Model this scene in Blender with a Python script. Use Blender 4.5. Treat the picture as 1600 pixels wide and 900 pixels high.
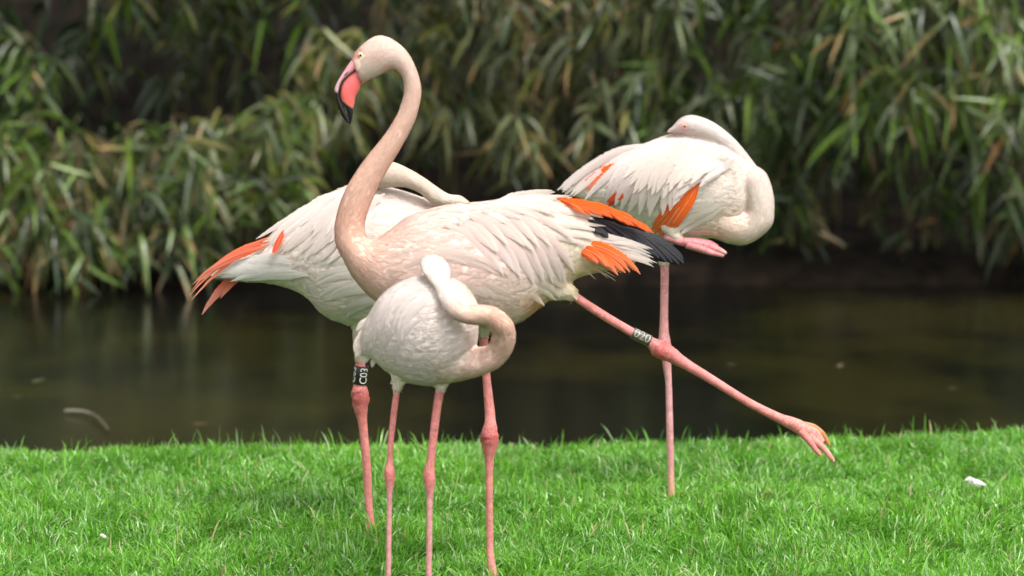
import bpy, math, random
import numpy as np
from mathutils import Vector, Matrix
from mathutils.kdtree import KDTree
from mathutils.bvhtree import BVHTree

random.seed(7)
RNG = np.random.default_rng(7)
scene = bpy.context.scene
for o in list(bpy.data.objects):
    bpy.data.objects.remove(o)

# ------------------------------------------------------------------ camera
F = 4340.0                       # focal length in photo pixels (1600 wide)
CAM = np.array([0.0, 0.0, 1.6])
TH = math.atan(547.0 / F)
UPV = np.array([0, math.sin(TH), math.cos(TH)])
FWD = np.array([0, math.cos(TH), -math.sin(TH)])
cd = bpy.data.cameras.new("camera")
cam = bpy.data.objects.new("camera", cd)
scene.collection.objects.link(cam)
cam.location = CAM
cam.rotation_euler = (math.radians(90) - TH, 0, 0)
cd.sensor_width = 36
cd.lens = F / 1600 * 36
cd.clip_start = 0.1
cd.clip_end = 500
cd.dof.use_dof = True
cd.dof.focus_distance = 7.12
cd.dof.aperture_fstop = 2.5
scene.camera = cam

# ------------------------------------------------------------------ sky, sun
SUN_EL, SUN_AZ = math.radians(60), math.radians(142)     # azimuth measured from +Y towards +X
world = bpy.data.worlds.new("World")
scene.world = world
world.use_nodes = True
nt = world.node_tree
nt.nodes.clear()
sky = nt.nodes.new("ShaderNodeTexSky")
sky.sky_type = 'NISHITA'
sky.sun_disc = False
sky.sun_elevation = SUN_EL
sky.sun_rotation = SUN_AZ
sky.dust_density = 4.0
sky.air_density = 1.0
hs = nt.nodes.new("ShaderNodeHueSaturation")
hs.inputs['Saturation'].default_value = 0.02
bg = nt.nodes.new("ShaderNodeBackground")
bg.inputs['Strength'].default_value = 0.15
wo = nt.nodes.new("ShaderNodeOutputWorld")
nt.links.new(sky.outputs[0], hs.inputs['Color'])
nt.links.new(hs.outputs[0], bg.inputs[0])
nt.links.new(bg.outputs[0], wo.inputs[0])
sd = bpy.data.lights.new("sun", 'SUN')
sd.energy = 1.05
sd.angle = math.radians(16)
sd.color = (1.0, 0.93, 0.84)
sun = bpy.data.objects.new("sun", sd)
scene.collection.objects.link(sun)
sv = Vector((math.sin(SUN_AZ) * math.cos(SUN_EL), math.cos(SUN_AZ) * math.cos(SUN_EL), math.sin(SUN_EL)))
sun.rotation_euler = sv.to_track_quat('Z', 'Y').to_euler()
sun.location = sv * 30
scene.view_settings.view_transform = 'Standard'
scene.view_settings.look = 'None'
scene.view_settings.exposure = 1.05
scene.view_settings.gamma = 1.0
scene.render.engine = 'CYCLES'
scene.cycles.max_bounces = 8
scene.cycles.transparent_max_bounces = 12

# ------------------------------------------------------------------ helpers
def ray(px, py):
    u = (np.asarray(px, float) - 800) / F
    v = (450 - np.asarray(py, float)) / F
    return np.stack([u, v * UPV[1] + FWD[1], v * UPV[2] + FWD[2]], -1)

def P(px, py, Y):
    r = ray(px, py)
    t = np.asarray(Y, float) / r[..., 1]
    return CAM + r * t[..., None]

def on_plane(px, py, z):
    r = ray(px, py)
    return CAM + r * ((z - 1.6) / r[2])

def project(co):
    d = co - CAM
    f = d @ FWD
    return 800 + F * d[:, 0] / f, 450 - F * (d @ UPV) / f

def tag(o, label=None, cat=None, group=None, kind=None):
    if label: o["label"] = label
    if cat: o["category"] = cat
    if group: o["group"] = group
    if kind: o["kind"] = kind
    return o

def mesh_data(name, v, f, mats=(), col=None, uv=None, smooth=True, mi=None, normals=None):
    """v (n,3); f list of polys or (m,k) array; col per vertex; uv per vertex"""
    me = bpy.data.meshes.new(name)
    v = np.asarray(v, np.float32)
    if isinstance(f, np.ndarray):
        groups = [f]
    else:
        groups = [np.asarray(g) for g in f] if len(f) and isinstance(f[0], np.ndarray) and f[0].ndim == 2 else None
    if groups is None:
        lens = np.array([len(p) for p in f])
        loops = np.concatenate([np.asarray(p) for p in f])
    else:
        lens = np.concatenate([np.full(len(g), g.shape[1]) for g in groups])
        loops = np.concatenate([g.ravel() for g in groups])
    me.vertices.add(len(v)); me.vertices.foreach_set("co", v.ravel())
    me.loops.add(len(loops)); me.loops.foreach_set("vertex_index", loops.astype(np.int32))
    me.polygons.add(len(lens))
    st = np.concatenate([[0], np.cumsum(lens)[:-1]])
    me.polygons.foreach_set("loop_start", st.astype(np.int32))
    if mi is not None:
        me.polygons.foreach_set("material_index", np.asarray(mi, np.int32))
    me.polygons.foreach_set("use_smooth", np.full(len(lens), smooth))
    me.update(calc_edges=True)
    if col is not None:
        col = np.asarray(col, np.float32)
        c4 = np.ones((len(v), 4), np.float32); c4[:, :3] = col[:, :3]
        a = me.color_attributes.new("Col", 'FLOAT_COLOR', 'POINT')
        a.data.foreach_set("color", c4.ravel())
    if uv is not None:
        l = me.uv_layers.new(name="UVMap")
        l.data.foreach_set("uv", np.asarray(uv, np.float32)[loops].ravel())
    if normals is not None:
        me.normals_split_custom_set_from_vertices(np.asarray(normals, np.float32).tolist())
    for m in mats:
        me.materials.append(m)
    return me

def link(name, me, parent=None, loc=(0, 0, 0)):
    o = bpy.data.objects.new(name, me)
    scene.collection.objects.link(o)
    o.location = loc
    if parent is not None:
        o.parent = parent
    return o

def vnoise(x, y, s=0):
    """cheap value noise, -1..1"""
    xi, yi = np.floor(x).astype(np.int64), np.floor(y).astype(np.int64)
    fx, fy = x - xi, y - yi
    fx, fy = fx * fx * (3 - 2 * fx), fy * fy * (3 - 2 * fy)
    def h(a, b):
        n = (a * 374761393 + b * 668265263 + s * 974634777) & 0x7fffffff
        n = ((n ^ (n >> 13)) * 1274126177) & 0x7fffffff
        return (n & 0xffff) / 32768.0 - 1
    return (h(xi, yi) * (1 - fx) + h(xi + 1, yi) * fx) * (1 - fy) + (h(xi, yi + 1) * (1 - fx) + h(xi + 1, yi + 1) * fx) * fy

def norm(a):
    return a / np.maximum(np.linalg.norm(a, axis=-1, keepdims=True), 1e-9)

# ------------------------------------------------------------------ materials
class M:
    pass

def base_mat(name, rough=0.6, spec=0.4):
    m = bpy.data.materials.new(name)
    m.use_nodes = True
    t = m.node_tree
    b = t.nodes["Principled BSDF"]
    b.inputs['Roughness'].default_value = rough
    b.inputs['Specular IOR Level'].default_value = spec
    return m, t, b

def nd(t, typ, **kw):
    n = t.nodes.new(typ)
    for k, v in kw.items():
        if k.startswith('i_'):
            key = k[2:]
            n.inputs[int(key) if key.isdigit() else key].default_value = v
        else:
            setattr(n, k, v)
    return n

def math_n(t, op, a, b=None, c=None):
    n = nd(t, "ShaderNodeMath", operation=op)
    for i, x in enumerate((a, b, c)):
        if x is None: continue
        if isinstance(x, (int, float)): n.inputs[i].default_value = x
        else: t.links.new(x, n.inputs[i])
    return n.outputs[0]

def attr_col(t):
    return nd(t, "ShaderNodeAttribute", attribute_name="Col").outputs['Color']

def vary(t, colsock, fac_sock, lo, hi):
    """multiply a colour by a value ranging lo..hi"""
    mr = nd(t, "ShaderNodeMapRange"); mr.inputs[3].default_value = lo; mr.inputs[4].default_value = hi
    t.links.new(fac_sock, mr.inputs[0])
    mx = nd(t, "ShaderNodeVectorMath", operation='SCALE')
    t.links.new(colsock, mx.inputs[0]); t.links.new(mr.outputs[0], mx.inputs['Scale'])
    return mx.outputs[0]

def m_plumage():
    m, t, b = base_mat("plumage", 0.85, 0.15)
    tc = nd(t, "ShaderNodeTexCoord")
    n = nd(t, "ShaderNodeTexNoise"); n.inputs['Scale'].default_value = 90; n.inputs['Detail'].default_value = 6
    t.links.new(tc.outputs['Object'], n.inputs['Vector'])
    t.links.new(vary(t, attr_col(t), n.outputs[0], 0.95, 1.1), b.inputs['Base Color'])
    bp = nd(t, "ShaderNodeBump"); bp.inputs['Strength'].default_value = 0.3; bp.inputs['Distance'].default_value = 0.004
    t.links.new(n.outputs[0], bp.inputs['Height']); t.links.new(bp.outputs[0], b.inputs['Normal'])
    b.inputs['Sheen Weight'].default_value = 0.15
    b.inputs['Subsurface Weight'].default_value = 0.12
    b.inputs['Subsurface Radius'].default_value = (0.02, 0.012, 0.008)
    b.inputs['Subsurface Scale'].default_value = 0.5
    return m

def m_feather(name="feather", trans=0.38, rough=0.75, fray=True, vane=(0.80, 1.08)):
    m, t, b = base_mat(name, rough, 0.2)
    uv = nd(t, "ShaderNodeUVMap", uv_map="UVMap")
    sp = nd(t, "ShaderNodeSeparateXYZ"); t.links.new(uv.outputs[0], sp.inputs[0])
    edge = math_n(t, 'ABSOLUTE', math_n(t, 'SUBTRACT', math_n(t, 'MULTIPLY', sp.outputs[0], 2.0), 1.0))
    barb = math_n(t, 'SUBTRACT', math_n(t, 'MULTIPLY', sp.outputs[1], 30.0), math_n(t, 'MULTIPLY', edge, 5.0))
    oi = nd(t, "ShaderNodeObjectInfo")
    cb = nd(t, "ShaderNodeCombineXYZ")
    t.links.new(barb, cb.inputs[0]); t.links.new(math_n(t, 'MULTIPLY', oi.outputs['Random'], 50.0), cb.inputs[1])
    t.links.new(math_n(t, 'MULTIPLY', math_n(t, 'SIGN', math_n(t, 'SUBTRACT', sp.outputs[0], 0.5)), 3.0), cb.inputs[2])
    n = nd(t, "ShaderNodeTexNoise"); n.inputs['Scale'].default_value = 1.0; n.inputs['Detail'].default_value = 5; n.inputs['Roughness'].default_value = 0.7
    t.links.new(cb.outputs[0], n.inputs['Vector'])
    shaft = math_n(t, 'LESS_THAN', edge, 0.07)
    c = vary(t, attr_col(t), n.outputs[0], *vane)
    sh = nd(t, "ShaderNodeMix", data_type='RGBA')
    t.links.new(math_n(t, 'MULTIPLY', shaft, 0.0 if name.startswith('contour') else 0.3 if rough > 0.5 else 0.06), sh.inputs[0])
    t.links.new(c, sh.inputs[6]); sh.inputs[7].default_value = (0.85, 0.76, 0.68, 1)
    c = sh.outputs[2]
    t.links.new(c, b.inputs['Base Color'])
    bp = nd(t, "ShaderNodeBump"); bp.inputs['Strength'].default_value = 0.5; bp.inputs['Distance'].default_value = 0.002
    t.links.new(math_n(t, 'ADD', n.outputs[0], shaft), bp.inputs['Height']); t.links.new(bp.outputs[0], b.inputs['Normal'])
    tl = nd(t, "ShaderNodeBsdfTranslucent"); t.links.new(c, tl.inputs[0])
    mx = nd(t, "ShaderNodeMixShader"); mx.inputs[0].default_value = trans
    t.links.new(b.outputs[0], mx.inputs[1]); t.links.new(tl.outputs[0], mx.inputs[2])
    out = t.nodes["Material Output"]
    last = mx.outputs[0]
    if fray:
        lim = math_n(t, 'ADD', math_n(t, 'MULTIPLY', n.outputs[0], 1.35), 0.16)
        cut = math_n(t, 'GREATER_THAN', edge, lim)
        tr = nd(t, "ShaderNodeBsdfTransparent")
        m2 = nd(t, "ShaderNodeMixShader")
        t.links.new(cut, m2.inputs[0]); t.links.new(last, m2.inputs[1]); t.links.new(tr.outputs[0], m2.inputs[2])
        last = m2.outputs[0]
    t.links.new(last, out.inputs[0])
    return m

def m_skin():
    m, t, b = base_mat("leg_skin", 0.5, 0.35)
    uv = nd(t, "ShaderNodeUVMap", uv_map="UVMap")
    mp = nd(t, "ShaderNodeMapping"); mp.inputs['Scale'].default_value = (7, 190, 1)
    t.links.new(uv.outputs[0], mp.inputs[0])
    v = nd(t, "ShaderNodeTexVoronoi", feature='DISTANCE_TO_EDGE'); v.inputs['Scale'].default_value = 1.0
    t.links.new(mp.outputs[0], v.inputs['Vector'])
    tc = nd(t, "ShaderNodeTexCoord")
    n = nd(t, "ShaderNodeTexNoise"); n.inputs['Scale'].default_value = 60; n.inputs['Detail'].default_value = 5
    t.links.new(tc.outputs['Object'], n.inputs[0])
    c1 = vary(t, attr_col(t), n.outputs[0], 0.45, 1.5)
    mr = nd(t, "ShaderNodeMapRange"); mr.inputs[2].default_value = 0.12; mr.inputs[3].default_value = 0.62; mr.inputs[4].default_value = 1.08
    t.links.new(v.outputs['Distance'], mr.inputs[0])
    sc = nd(t, "ShaderNodeVectorMath", operation='SCALE'); t.links.new(c1, sc.inputs[0]); t.links.new(mr.outputs[0], sc.inputs['Scale'])
    t.links.new(sc.outputs[0], b.inputs['Base Color'])
    bp = nd(t, "ShaderNodeBump"); bp.inputs['Strength'].default_value = 0.5; bp.inputs['Distance'].default_value = 0.0015
    t.links.new(mr.outputs[0], bp.inputs['Height']); t.links.new(bp.outputs[0], b.inputs['Normal'])
    b.inputs['Subsurface Weight'].default_value = 0.1
    b.inputs['Subsurface Scale'].default_value = 0.01
    return m

def m_attr(name, rough=0.5, spec=0.4, nscale=80, lo=0.85, hi=1.15, trans=0.0, bump=0.0):
    m, t, b = base_mat(name, rough, spec)
    tc = nd(t, "ShaderNodeTexCoord")
    n = nd(t, "ShaderNodeTexNoise"); n.inputs['Scale'].default_value = nscale; n.inputs['Detail'].default_value = 4
    t.links.new(tc.outputs['Object'], n.inputs[0])
    c = vary(t, attr_col(t), n.outputs[0], lo, hi)
    t.links.new(c, b.inputs['Base Color'])
    if bump:
        bp = nd(t, "ShaderNodeBump"); bp.inputs['Strength'].default_value = bump; bp.inputs['Distance'].default_value = 0.002
        t.links.new(n.outputs[0], bp.inputs['Height']); t.links.new(bp.outputs[0], b.inputs['Normal'])
    if trans:
        tl = nd(t, "ShaderNodeBsdfTranslucent"); t.links.new(c, tl.inputs[0])
        mx = nd(t, "ShaderNodeMixShader"); mx.inputs[0].default_value = trans
        t.links.new(b.outputs[0], mx.inputs[1]); t.links.new(tl.outputs[0], mx.inputs[2])
        t.links.new(mx.outputs[0], t.nodes["Material Output"].inputs[0])
    return m

def m_soil(name, c0, c1, scale):
    m, t, b = base_mat(name, 0.95, 0.1)
    tc = nd(t, "ShaderNodeTexCoord")
    n = nd(t, "ShaderNodeTexNoise"); n.inputs['Scale'].default_value = scale; n.inputs['Detail'].default_value = 8
    t.links.new(tc.outputs['Object'], n.inputs[0])
    r = nd(t, "ShaderNodeValToRGB")
    r.color_ramp.elements[0].position = 0.35; r.color_ramp.elements[0].color = (*c0, 1)
    r.color_ramp.elements[1].position = 0.7; r.color_ramp.elements[1].color = (*c1, 1)
    t.links.new(n.outputs[0], r.inputs[0]); t.links.new(r.outputs[0], b.inputs[0])
    bp = nd(t, "ShaderNodeBump"); bp.inputs['Strength'].default_value = 0.6; bp.inputs['Distance'].default_value = 0.03
    t.links.new(n.outputs[0], bp.inputs['Height']); t.links.new(bp.outputs[0], b.inputs['Normal'])
    return m

def m_water():
    m, t, b = base_mat("pond_water", 0.2, 0.5)
    tc = nd(t, "ShaderNodeTexCoord")
    mp = nd(t, "ShaderNodeMapping"); mp.inputs['Scale'].default_value = (0.55, 0.35, 1); mp.inputs['Location'].default_value = (3.1, 1.2, 0)
    t.links.new(tc.outputs['Object'], mp.inputs[0])
    n = nd(t, "ShaderNodeTexNoise"); n.inputs['Scale'].default_value = 1.6; n.inputs['Detail'].default_value = 6; n.inputs['Roughness'].default_value = 0.55
    t.links.new(mp.outputs[0], n.inputs[0])
    r = nd(t, "ShaderNodeValToRGB")
    e = r.color_ramp.elements
    e[0].position = 0.46; e[0].color = (0.0022, 0.0018, 0.0012, 1)
    e[1].position = 0.62; e[1].color = (0.016, 0.0138, 0.0028, 1)
    t.links.new(n.outputs[0], r.inputs[0]); t.links.new(r.outputs[0], b.inputs[0])
    n2 = nd(t, "ShaderNodeTexNoise"); n2.inputs['Scale'].default_value = 9; n2.inputs['Detail'].default_value = 3
    t.links.new(tc.outputs['Object'], n2.inputs[0])
    bp = nd(t, "ShaderNodeBump"); bp.inputs['Strength'].default_value = 0.10; bp.inputs['Distance'].default_value = 0.02
    t.links.new(n2.outputs[0], bp.inputs['Height']); t.links.new(bp.outputs[0], b.inputs['Normal'])
    b.inputs['IOR'].default_value = 1.33
    return m

M.plum = m_plumage()
M.fea = m_feather()
M.contour = m_feather("contour_feather", 0.3, 0.85, False, (0.94, 1.04))
M.black = m_feather("black_feather", 0.0, 0.42, False, (0.4, 1.4))
M.plain = m_feather("whole_feather", 0.08, 0.7, False)
M.skin = m_skin()
M.bill = m_attr("bill_horn", 0.32, 0.5, 120, 0.85, 1.12, 0, 0.15)
M.eye = m_attr("eye_gloss", 0.08, 0.6)
M.ring = m_attr("ring_plastic", 0.3, 0.5, 200, 0.8, 1.2)
M.grass = m_attr("grass_blade", 0.30, 0.6, 3.0, 0.8, 1.2, 0.3)
M.leaf = m_attr("bamboo_leaf", 0.25, 0.5, 30, 0.7, 1.35, 0.15)
M.cane = m_attr("bamboo_cane", 0.45, 0.4, 25, 0.7, 1.2)
M.lawn = m_soil("lawn_soil", (0.015, 0.030, 0.006), (0.03, 0.07, 0.012), 30)
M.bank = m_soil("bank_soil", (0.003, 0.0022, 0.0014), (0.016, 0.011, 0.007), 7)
M.water = m_water()

# ------------------------------------------------------------------ setting
WZ = -0.28
def lawn_edge(x):
    return 8.72 + 0.11 * x + 0.05 * vnoise(x * 1.7, x * 0 + 3.3, 5) + 0.03 * vnoise(x * 5.1, x * 0 + 1.7, 6)
def lawn_z(x, y):
    z = 0.012 * vnoise(x * 1.6, y * 1.6, 1) + 0.007 * vnoise(x * 4.0, y * 4.0, 2)
    e = np.clip((y - (lawn_edge(x) - 0.22)) / 0.22, 0, 1)
    return z - 0.05 * e ** 2

def grid_mesh(name, xs, ys, zf, mat, kind='structure', warp=None):
    X, Y = np.meshgrid(xs, ys, indexing='ij')
    if warp is not None: X, Y = warp(X, Y)
    Z = zf(X, Y)
    v = np.stack([X, Y, Z], -1).reshape(-1, 3)
    a, b = len(xs), len(ys)
    i = np.arange(a * b).reshape(a, b)
    f = np.stack([i[:-1, :-1], i[1:, :-1], i[1:, 1:], i[:-1, 1:]], -1).reshape(-1, 4)
    o = link(name, mesh_data(name, v, f, [mat]))
    o["kind"] = kind
    return o

xs = np.concatenate([np.linspace(-60, -4, 12), np.linspace(-3.6, 3.6, 110), np.linspace(4, 60, 12)])
ty = np.concatenate([np.linspace(-40, 4.5, 8), np.linspace(4.8, 7.9, 40), np.linspace(7.95, 8.72, 22), [8.73, 8.74]])
def lawn_warp(X, Y):
    e = lawn_edge(np.clip(X, -6, 6))
    k = np.clip((Y - 7.0) / (8.72 - 7.0), 0, None)
    return X, Y + np.where(Y > 7.0, np.minimum(k, 1) * (e - 8.72), 0)
def lawn_zf(X, Y):
    z = lawn_z(np.clip(X, -6, 6), Y)
    z[:, -2] -= 0.18; z[:, -1] -= 0.7
    return z
grid_mesh("lawn", xs, ty, lawn_zf, M.lawn, warp=lawn_warp)
grid_mesh("pond_water", np.linspace(-60, 60, 3), np.array([7.9, 12.0, 17.0]), lambda X, Y: np.full(X.shape, WZ), M.water)

SHORE = on_plane(1500, 447, WZ)[1]
def shore(x):
    return SHORE + 0.10 * vnoise(x * 0.9, x * 0 + 7.7, 8) + 0.05 * vnoise(x * 3.1, x * 0 + 2.7, 9)
by = np.array([-0.5, -0.1, 0.0, 0.06, 0.15, 0.3, 0.5, 0.8, 1.2, 1.8, 2.5, 3.5, 5, 8, 14, 30, 70])
bzv = np.array([-0.6, -0.34, -0.29, -0.22, -0.18, -0.16, -0.13, -0.08, 0.0, 0.2, 0.5, 1.0, 1.7, 3.0, 4.5, 6.0, 9.0])
xb = np.concatenate([np.linspace(-60, -5, 8), np.linspace(-4.6, 4.6, 150), np.linspace(5, 60, 8)])
def bank_zf(X, Y):
    d = Y - shore(np.clip(X, -8, 8))
    return np.interp(d, by, bzv) + 0.03 * vnoise(X * 4, Y * 4, 11) * np.clip(d + 0.2, 0, 1) + 0.012 * vnoise(X * 14, Y * 14, 12)
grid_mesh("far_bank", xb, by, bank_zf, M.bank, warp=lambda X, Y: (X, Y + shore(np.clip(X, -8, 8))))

# ------------------------------------------------------------------ grass
def build_grass(n):
    y = RNG.uniform(6.2, 8.95, n * 2)
    hw = 0.1843 * y * 1.12 + 0.35
    x = RNG.uniform(-1, 1, n * 2) * hw
    keep = y < lawn_edge(x) + 0.01 + 0.03 * RNG.random(n * 2)
    inside = np.abs(x) < 0.1843 * y * 1.04
    keep &= inside | (RNG.random(n * 2) < 0.35)
    keep &= RNG.random(n * 2) < 0.72 + 0.55 * vnoise(x * 9, y * 9, 29)
    keep &= (y > 6.75) | (RNG.random(n * 2) < 0.4)
    x, y = x[keep][:n], y[keep][:n]
    n = len(x)
    z = lawn_z(x, y) - 0.003
    cl = vnoise(x * 5.5, y * 5.5, 21) * 0.6 + vnoise(x * 13, y * 13, 22) * 0.4
    h = 0.041 * (1 + 0.40 * cl) * RNG.uniform(0.5, 1.5, n)
    tall = RNG.random(n) < 0.02
    h = np.where(tall, h * 1.7, h)
    la = 2.2 * vnoise(x * 6.5, y * 6.5, 23) * math.pi + RNG.normal(0, 1.2, n)
    lean = np.abs(RNG.normal(0.8, 0.45, n)) * (1 + 0.3 * vnoise(x * 6, y * 6, 24))
    lean = np.where(tall, lean * 0.4, lean)
    d = np.stack([np.cos(la), np.sin(la)], -1)
    wa = RNG.uniform(0, 2 * math.pi, n)
    w = RNG.uniform(0.0013, 0.0029, n)
    side = np.stack([np.cos(wa) * w, np.sin(wa) * w, np.zeros(n)], -1)
    base = np.stack([x, y, z], -1)
    ts, ws = (0.0, 0.4, 0.75, 1.0), (0.8, 1.0, 0.75, 0.0)
    rows = []
    for t, k in zip(ts, ws):
        p = base.copy()
        out = lean * h * t ** 1.8
        p[:, :2] += d * out[:, None]
        p[:, 2] += h * (t - 0.35 * np.minimum(lean, 1.3) * t ** 2.4)
        if k: rows += [p - side * k, p + side * k]
        else: rows.append(p)
    v = np.stack(rows, 1)
    i = np.arange(n)[:, None] * 7
    q = np.concatenate([i + np.array([0, 1, 3, 2]), i + np.array([2, 3, 5, 4])])
    tr = i + np.array([4, 5, 6])
    g = np.clip(0.5 + 0.30 * vnoise(x * 3.3, y * 3.3, 25) + RNG.normal(0, 0.28, n), 0, 1)[:, None]
    c = (1 - g) * np.array([0.070, 0.240, 0.015]) + g * np.array([0.185, 0.450, 0.038])
    pal = RNG.random(n)
    c[pal < 0.15] = np.array([0.33, 0.50, 0.22])
    c[pal < 0.025] = np.array([0.42, 0.36, 0.17])
    c *= RNG.uniform(0.85, 1.3, (n, 1))
    col = np.repeat(c, 7, 0)
    o = link("grass", mesh_data("grass", v.reshape(-1, 3), [q, tr], [M.grass], col, smooth=True))
    tag(o, "bright green short lawn grass on the bank in front of the pond", "grass", kind="stuff")
build_grass(200000)

# ------------------------------------------------------------------ lofts
def catmull(K, m):
    K = np.asarray(K, float)
    n = len(K)
    out = []
    for i in range(n - 1):
        p0, p1, p2, p3 = K[max(i - 1, 0)], K[i], K[i + 1], K[min(i + 2, n - 1)]
        for j in range(m):
            t = j / m
            out.append(0.5 * (2 * p1 + (p2 - p0) * t + (2 * p0 - 5 * p1 + 4 * p2 - p3) * t * t + (3 * p1 - p0 - 3 * p2 + p3) * t ** 3))
    out.append(K[-1])
    return np.array(out)

class Piece:
    pass

def loft(pairs, Y, cols, m=6, seg=24, fs=None, rev=False, inner=None):
    """pairs: (ax,ay,bx,by,half depth px, dy m). cols: [(section, rgb)...]. fs: [(section, feather length m)]"""
    K = catmull([list(p) for p in pairs], m)
    S = np.linspace(0, len(pairs) - 1, len(K))
    a = P(K[:, 0], K[:, 1], Y + K[:, 5]); b = P(K[:, 2], K[:, 3], Y + K[:, 5])
    c = (a + b) / 2; h = (a - b) / 2
    hd = np.maximum(K[:, 4], 0.3) * Y / F
    ph = np.arange(seg) / seg * 2 * math.pi
    ring = c[:, None] + h[:, None] * np.cos(ph)[None, :, None] + np.array([0, 1, 0]) * (hd[:, None] * np.sin(ph)[None])[..., None]
    n = len(K)
    v = np.concatenate([ring.reshape(-1, 3), c[:1], c[-1:]])
    i = np.arange(n * seg).reshape(n, seg)
    j = np.roll(i, -1, 1)
    q = np.stack([i[:-1], j[:-1], j[1:], i[1:]], -1).reshape(-1, 4)
    t0 = np.stack([j[0], i[0], np.full(seg, n * seg)], -1)
    t1 = np.stack([i[-1], j[-1], np.full(seg, n * seg + 1)], -1)
    cs = np.array([x[0] for x in cols], float); cv = np.array([x[1] for x in cols], float)
    col = np.stack([np.interp(S, cs, cv[:, k]) for k in range(3)], -1)
    colv = np.repeat(col, seg, 0).reshape(n, seg, 3).copy()
    if inner is not None:
        lim, rgb = inner
        colv[:, np.cos(ph) < lim] = rgb
    r = Piece()
    r.v = v; r.f = [q, np.concatenate([t0, t1])]
    r.col = np.concatenate([colv.reshape(-1, 3), col[:1], col[-1:]])
    tg = norm(np.gradient(c, axis=0)) * (-1 if rev else 1)
    r.flow = np.concatenate([np.repeat(tg, seg, 0), tg[:1], tg[-1:]])
    f = np.interp(S, [x[0] for x in (fs or [(0, 0.03)])], [x[1] for x in (fs or [(0, 0.03)])])
    r.fs = np.concatenate([np.repeat(f, seg), f[:1], f[-1:]])
    ln = np.concatenate([[0], np.cumsum(np.linalg.norm(np.diff(c, axis=0), axis=1))])
    uu = np.broadcast_to(np.abs(ph / math.pi - 1)[None], (n, seg)).reshape(-1)
    r.uv = np.concatenate([np.stack([uu, np.repeat(ln, seg)], -1), [[0, 0], [0, ln[-1]]]])
    return r

def tube_pairs(pts):
    """pts: (px,py,r,dy) -> pairs perpendicular to the path"""
    K = np.array([list(p) + [0] * (4 - len(p)) for p in pts], float)
    t = np.gradient(K[:, :2], axis=0)
    t /= np.linalg.norm(t, axis=1, keepdims=True)
    nrm = np.stack([t[:, 1], -t[:, 0]], -1)
    a = K[:, :2] + nrm * K[:, 2:3]; b = K[:, :2] - nrm * K[:, 2:3]
    return np.concatenate([a, b, K[:, 2:3], K[:, 3:4]], 1)

def span_tube(spans, dy=0.0):
    """spans: (x1,x2,y[,dy])"""
    return tube_pairs([((s[0] + s[1]) / 2, s[2], abs(s[1] - s[0]) / 2, s[3] if len(s) > 3 else dy) for s in spans])

def join(pieces):
    off = 0; V = []; Q = []; T = []; C = []; U = []
    for p in pieces:
        V.append(p.v); C.append(p.col); U.append(p.uv)
        Q.append(p.f[0] + off); T.append(p.f[1] + off); off += len(p.v)
    return np.concatenate(V), np.concatenate(Q), np.concatenate(T), np.concatenate(C), np.concatenate(U)

def remesh(pieces, voxel=0.0035, smooth=3):
    v, q, t, c, u = join(pieces)
    me = mesh_data("tmp", v, [q, t])
    o = link("tmp", me)
    md = o.modifiers.new("r", 'REMESH'); md.mode = 'VOXEL'; md.voxel_size = voxel
    sm = o.modifiers.new("s", 'SMOOTH'); sm.factor = 0.5; sm.iterations = smooth
    dg = bpy.context.evaluated_depsgraph_get()
    m2 = bpy.data.meshes.new_from_object(o.evaluated_get(dg))
    n = len(m2.vertices)
    co = np.empty(n * 3, np.float32); m2.vertices.foreach_get("co", co); co = co.reshape(-1, 3).astype(float)
    no = np.empty(n * 3, np.float32); m2.vertices.foreach_get("normal", no); no = no.reshape(-1, 3).astype(float)
    m2.calc_loop_triangles()
    polys = [tuple(p.vertices) for p in m2.polygons]
    bpy.data.objects.remove(o); bpy.data.meshes.remove(me); bpy.data.meshes.remove(m2)
    return co, no, polys

# ------------------------------------------------------------------ feathers
def feather_mesh(ctr, wid, nrm, col, tipcol=None, camber=0.18, blunt=0.45, mat=None, split=0.0):
    """one vane: ctr (k,3) centre line, wid half width m, nrm (k,3)"""
    k = len(ctr)
    s = np.linspace(0, 1, k)
    prof = np.clip((s * 3.2 + 0.12), 0, 1) * np.clip(((1 - s) / blunt), 0, 1) ** 0.55
    prof[-1] = 0.06
    if blunt < 0.3:
        prof = np.clip(s * 2.5 + 0.2, 0, 1) * np.sqrt(np.clip(1 - np.clip((s - 1 + blunt) / blunt, 0, 1) ** 2, 0.02, 1))
    t = norm(np.gradient(ctr, axis=0))
    w = norm(np.cross(t, nrm))
    n2 = norm(np.cross(w, t))
    cols_u = np.array([-1, -0.5, 0, 0.5, 1.0])
    V = []; U = []
    for u in cols_u:
        V.append(ctr + w * (u * wid * prof)[:, None] - n2 * (camber * wid * prof * u * u)[:, None])
        U.append(np.stack([np.full(k, 0.5 + u / 2), s], -1))
    V = np.stack(V, 1).reshape(-1, 3); U = np.stack(U, 1).reshape(-1, 2)
    i = np.arange(k * 5).reshape(k, 5)
    q = np.stack([i[:-1, :-1], i[:-1, 1:], i[1:, 1:], i[1:, :-1]], -1).reshape(-1, 4)
    c = np.repeat(np.asarray(col, float)[None], k * 5, 0)
    if tipcol is not None:
        f = np.clip((np.repeat(s, 5) - 0.45) / 0.5, 0, 1)[:, None]
        c = c * (1 - f) + np.asarray(tipcol) * f
    return V, q, c, U

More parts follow.
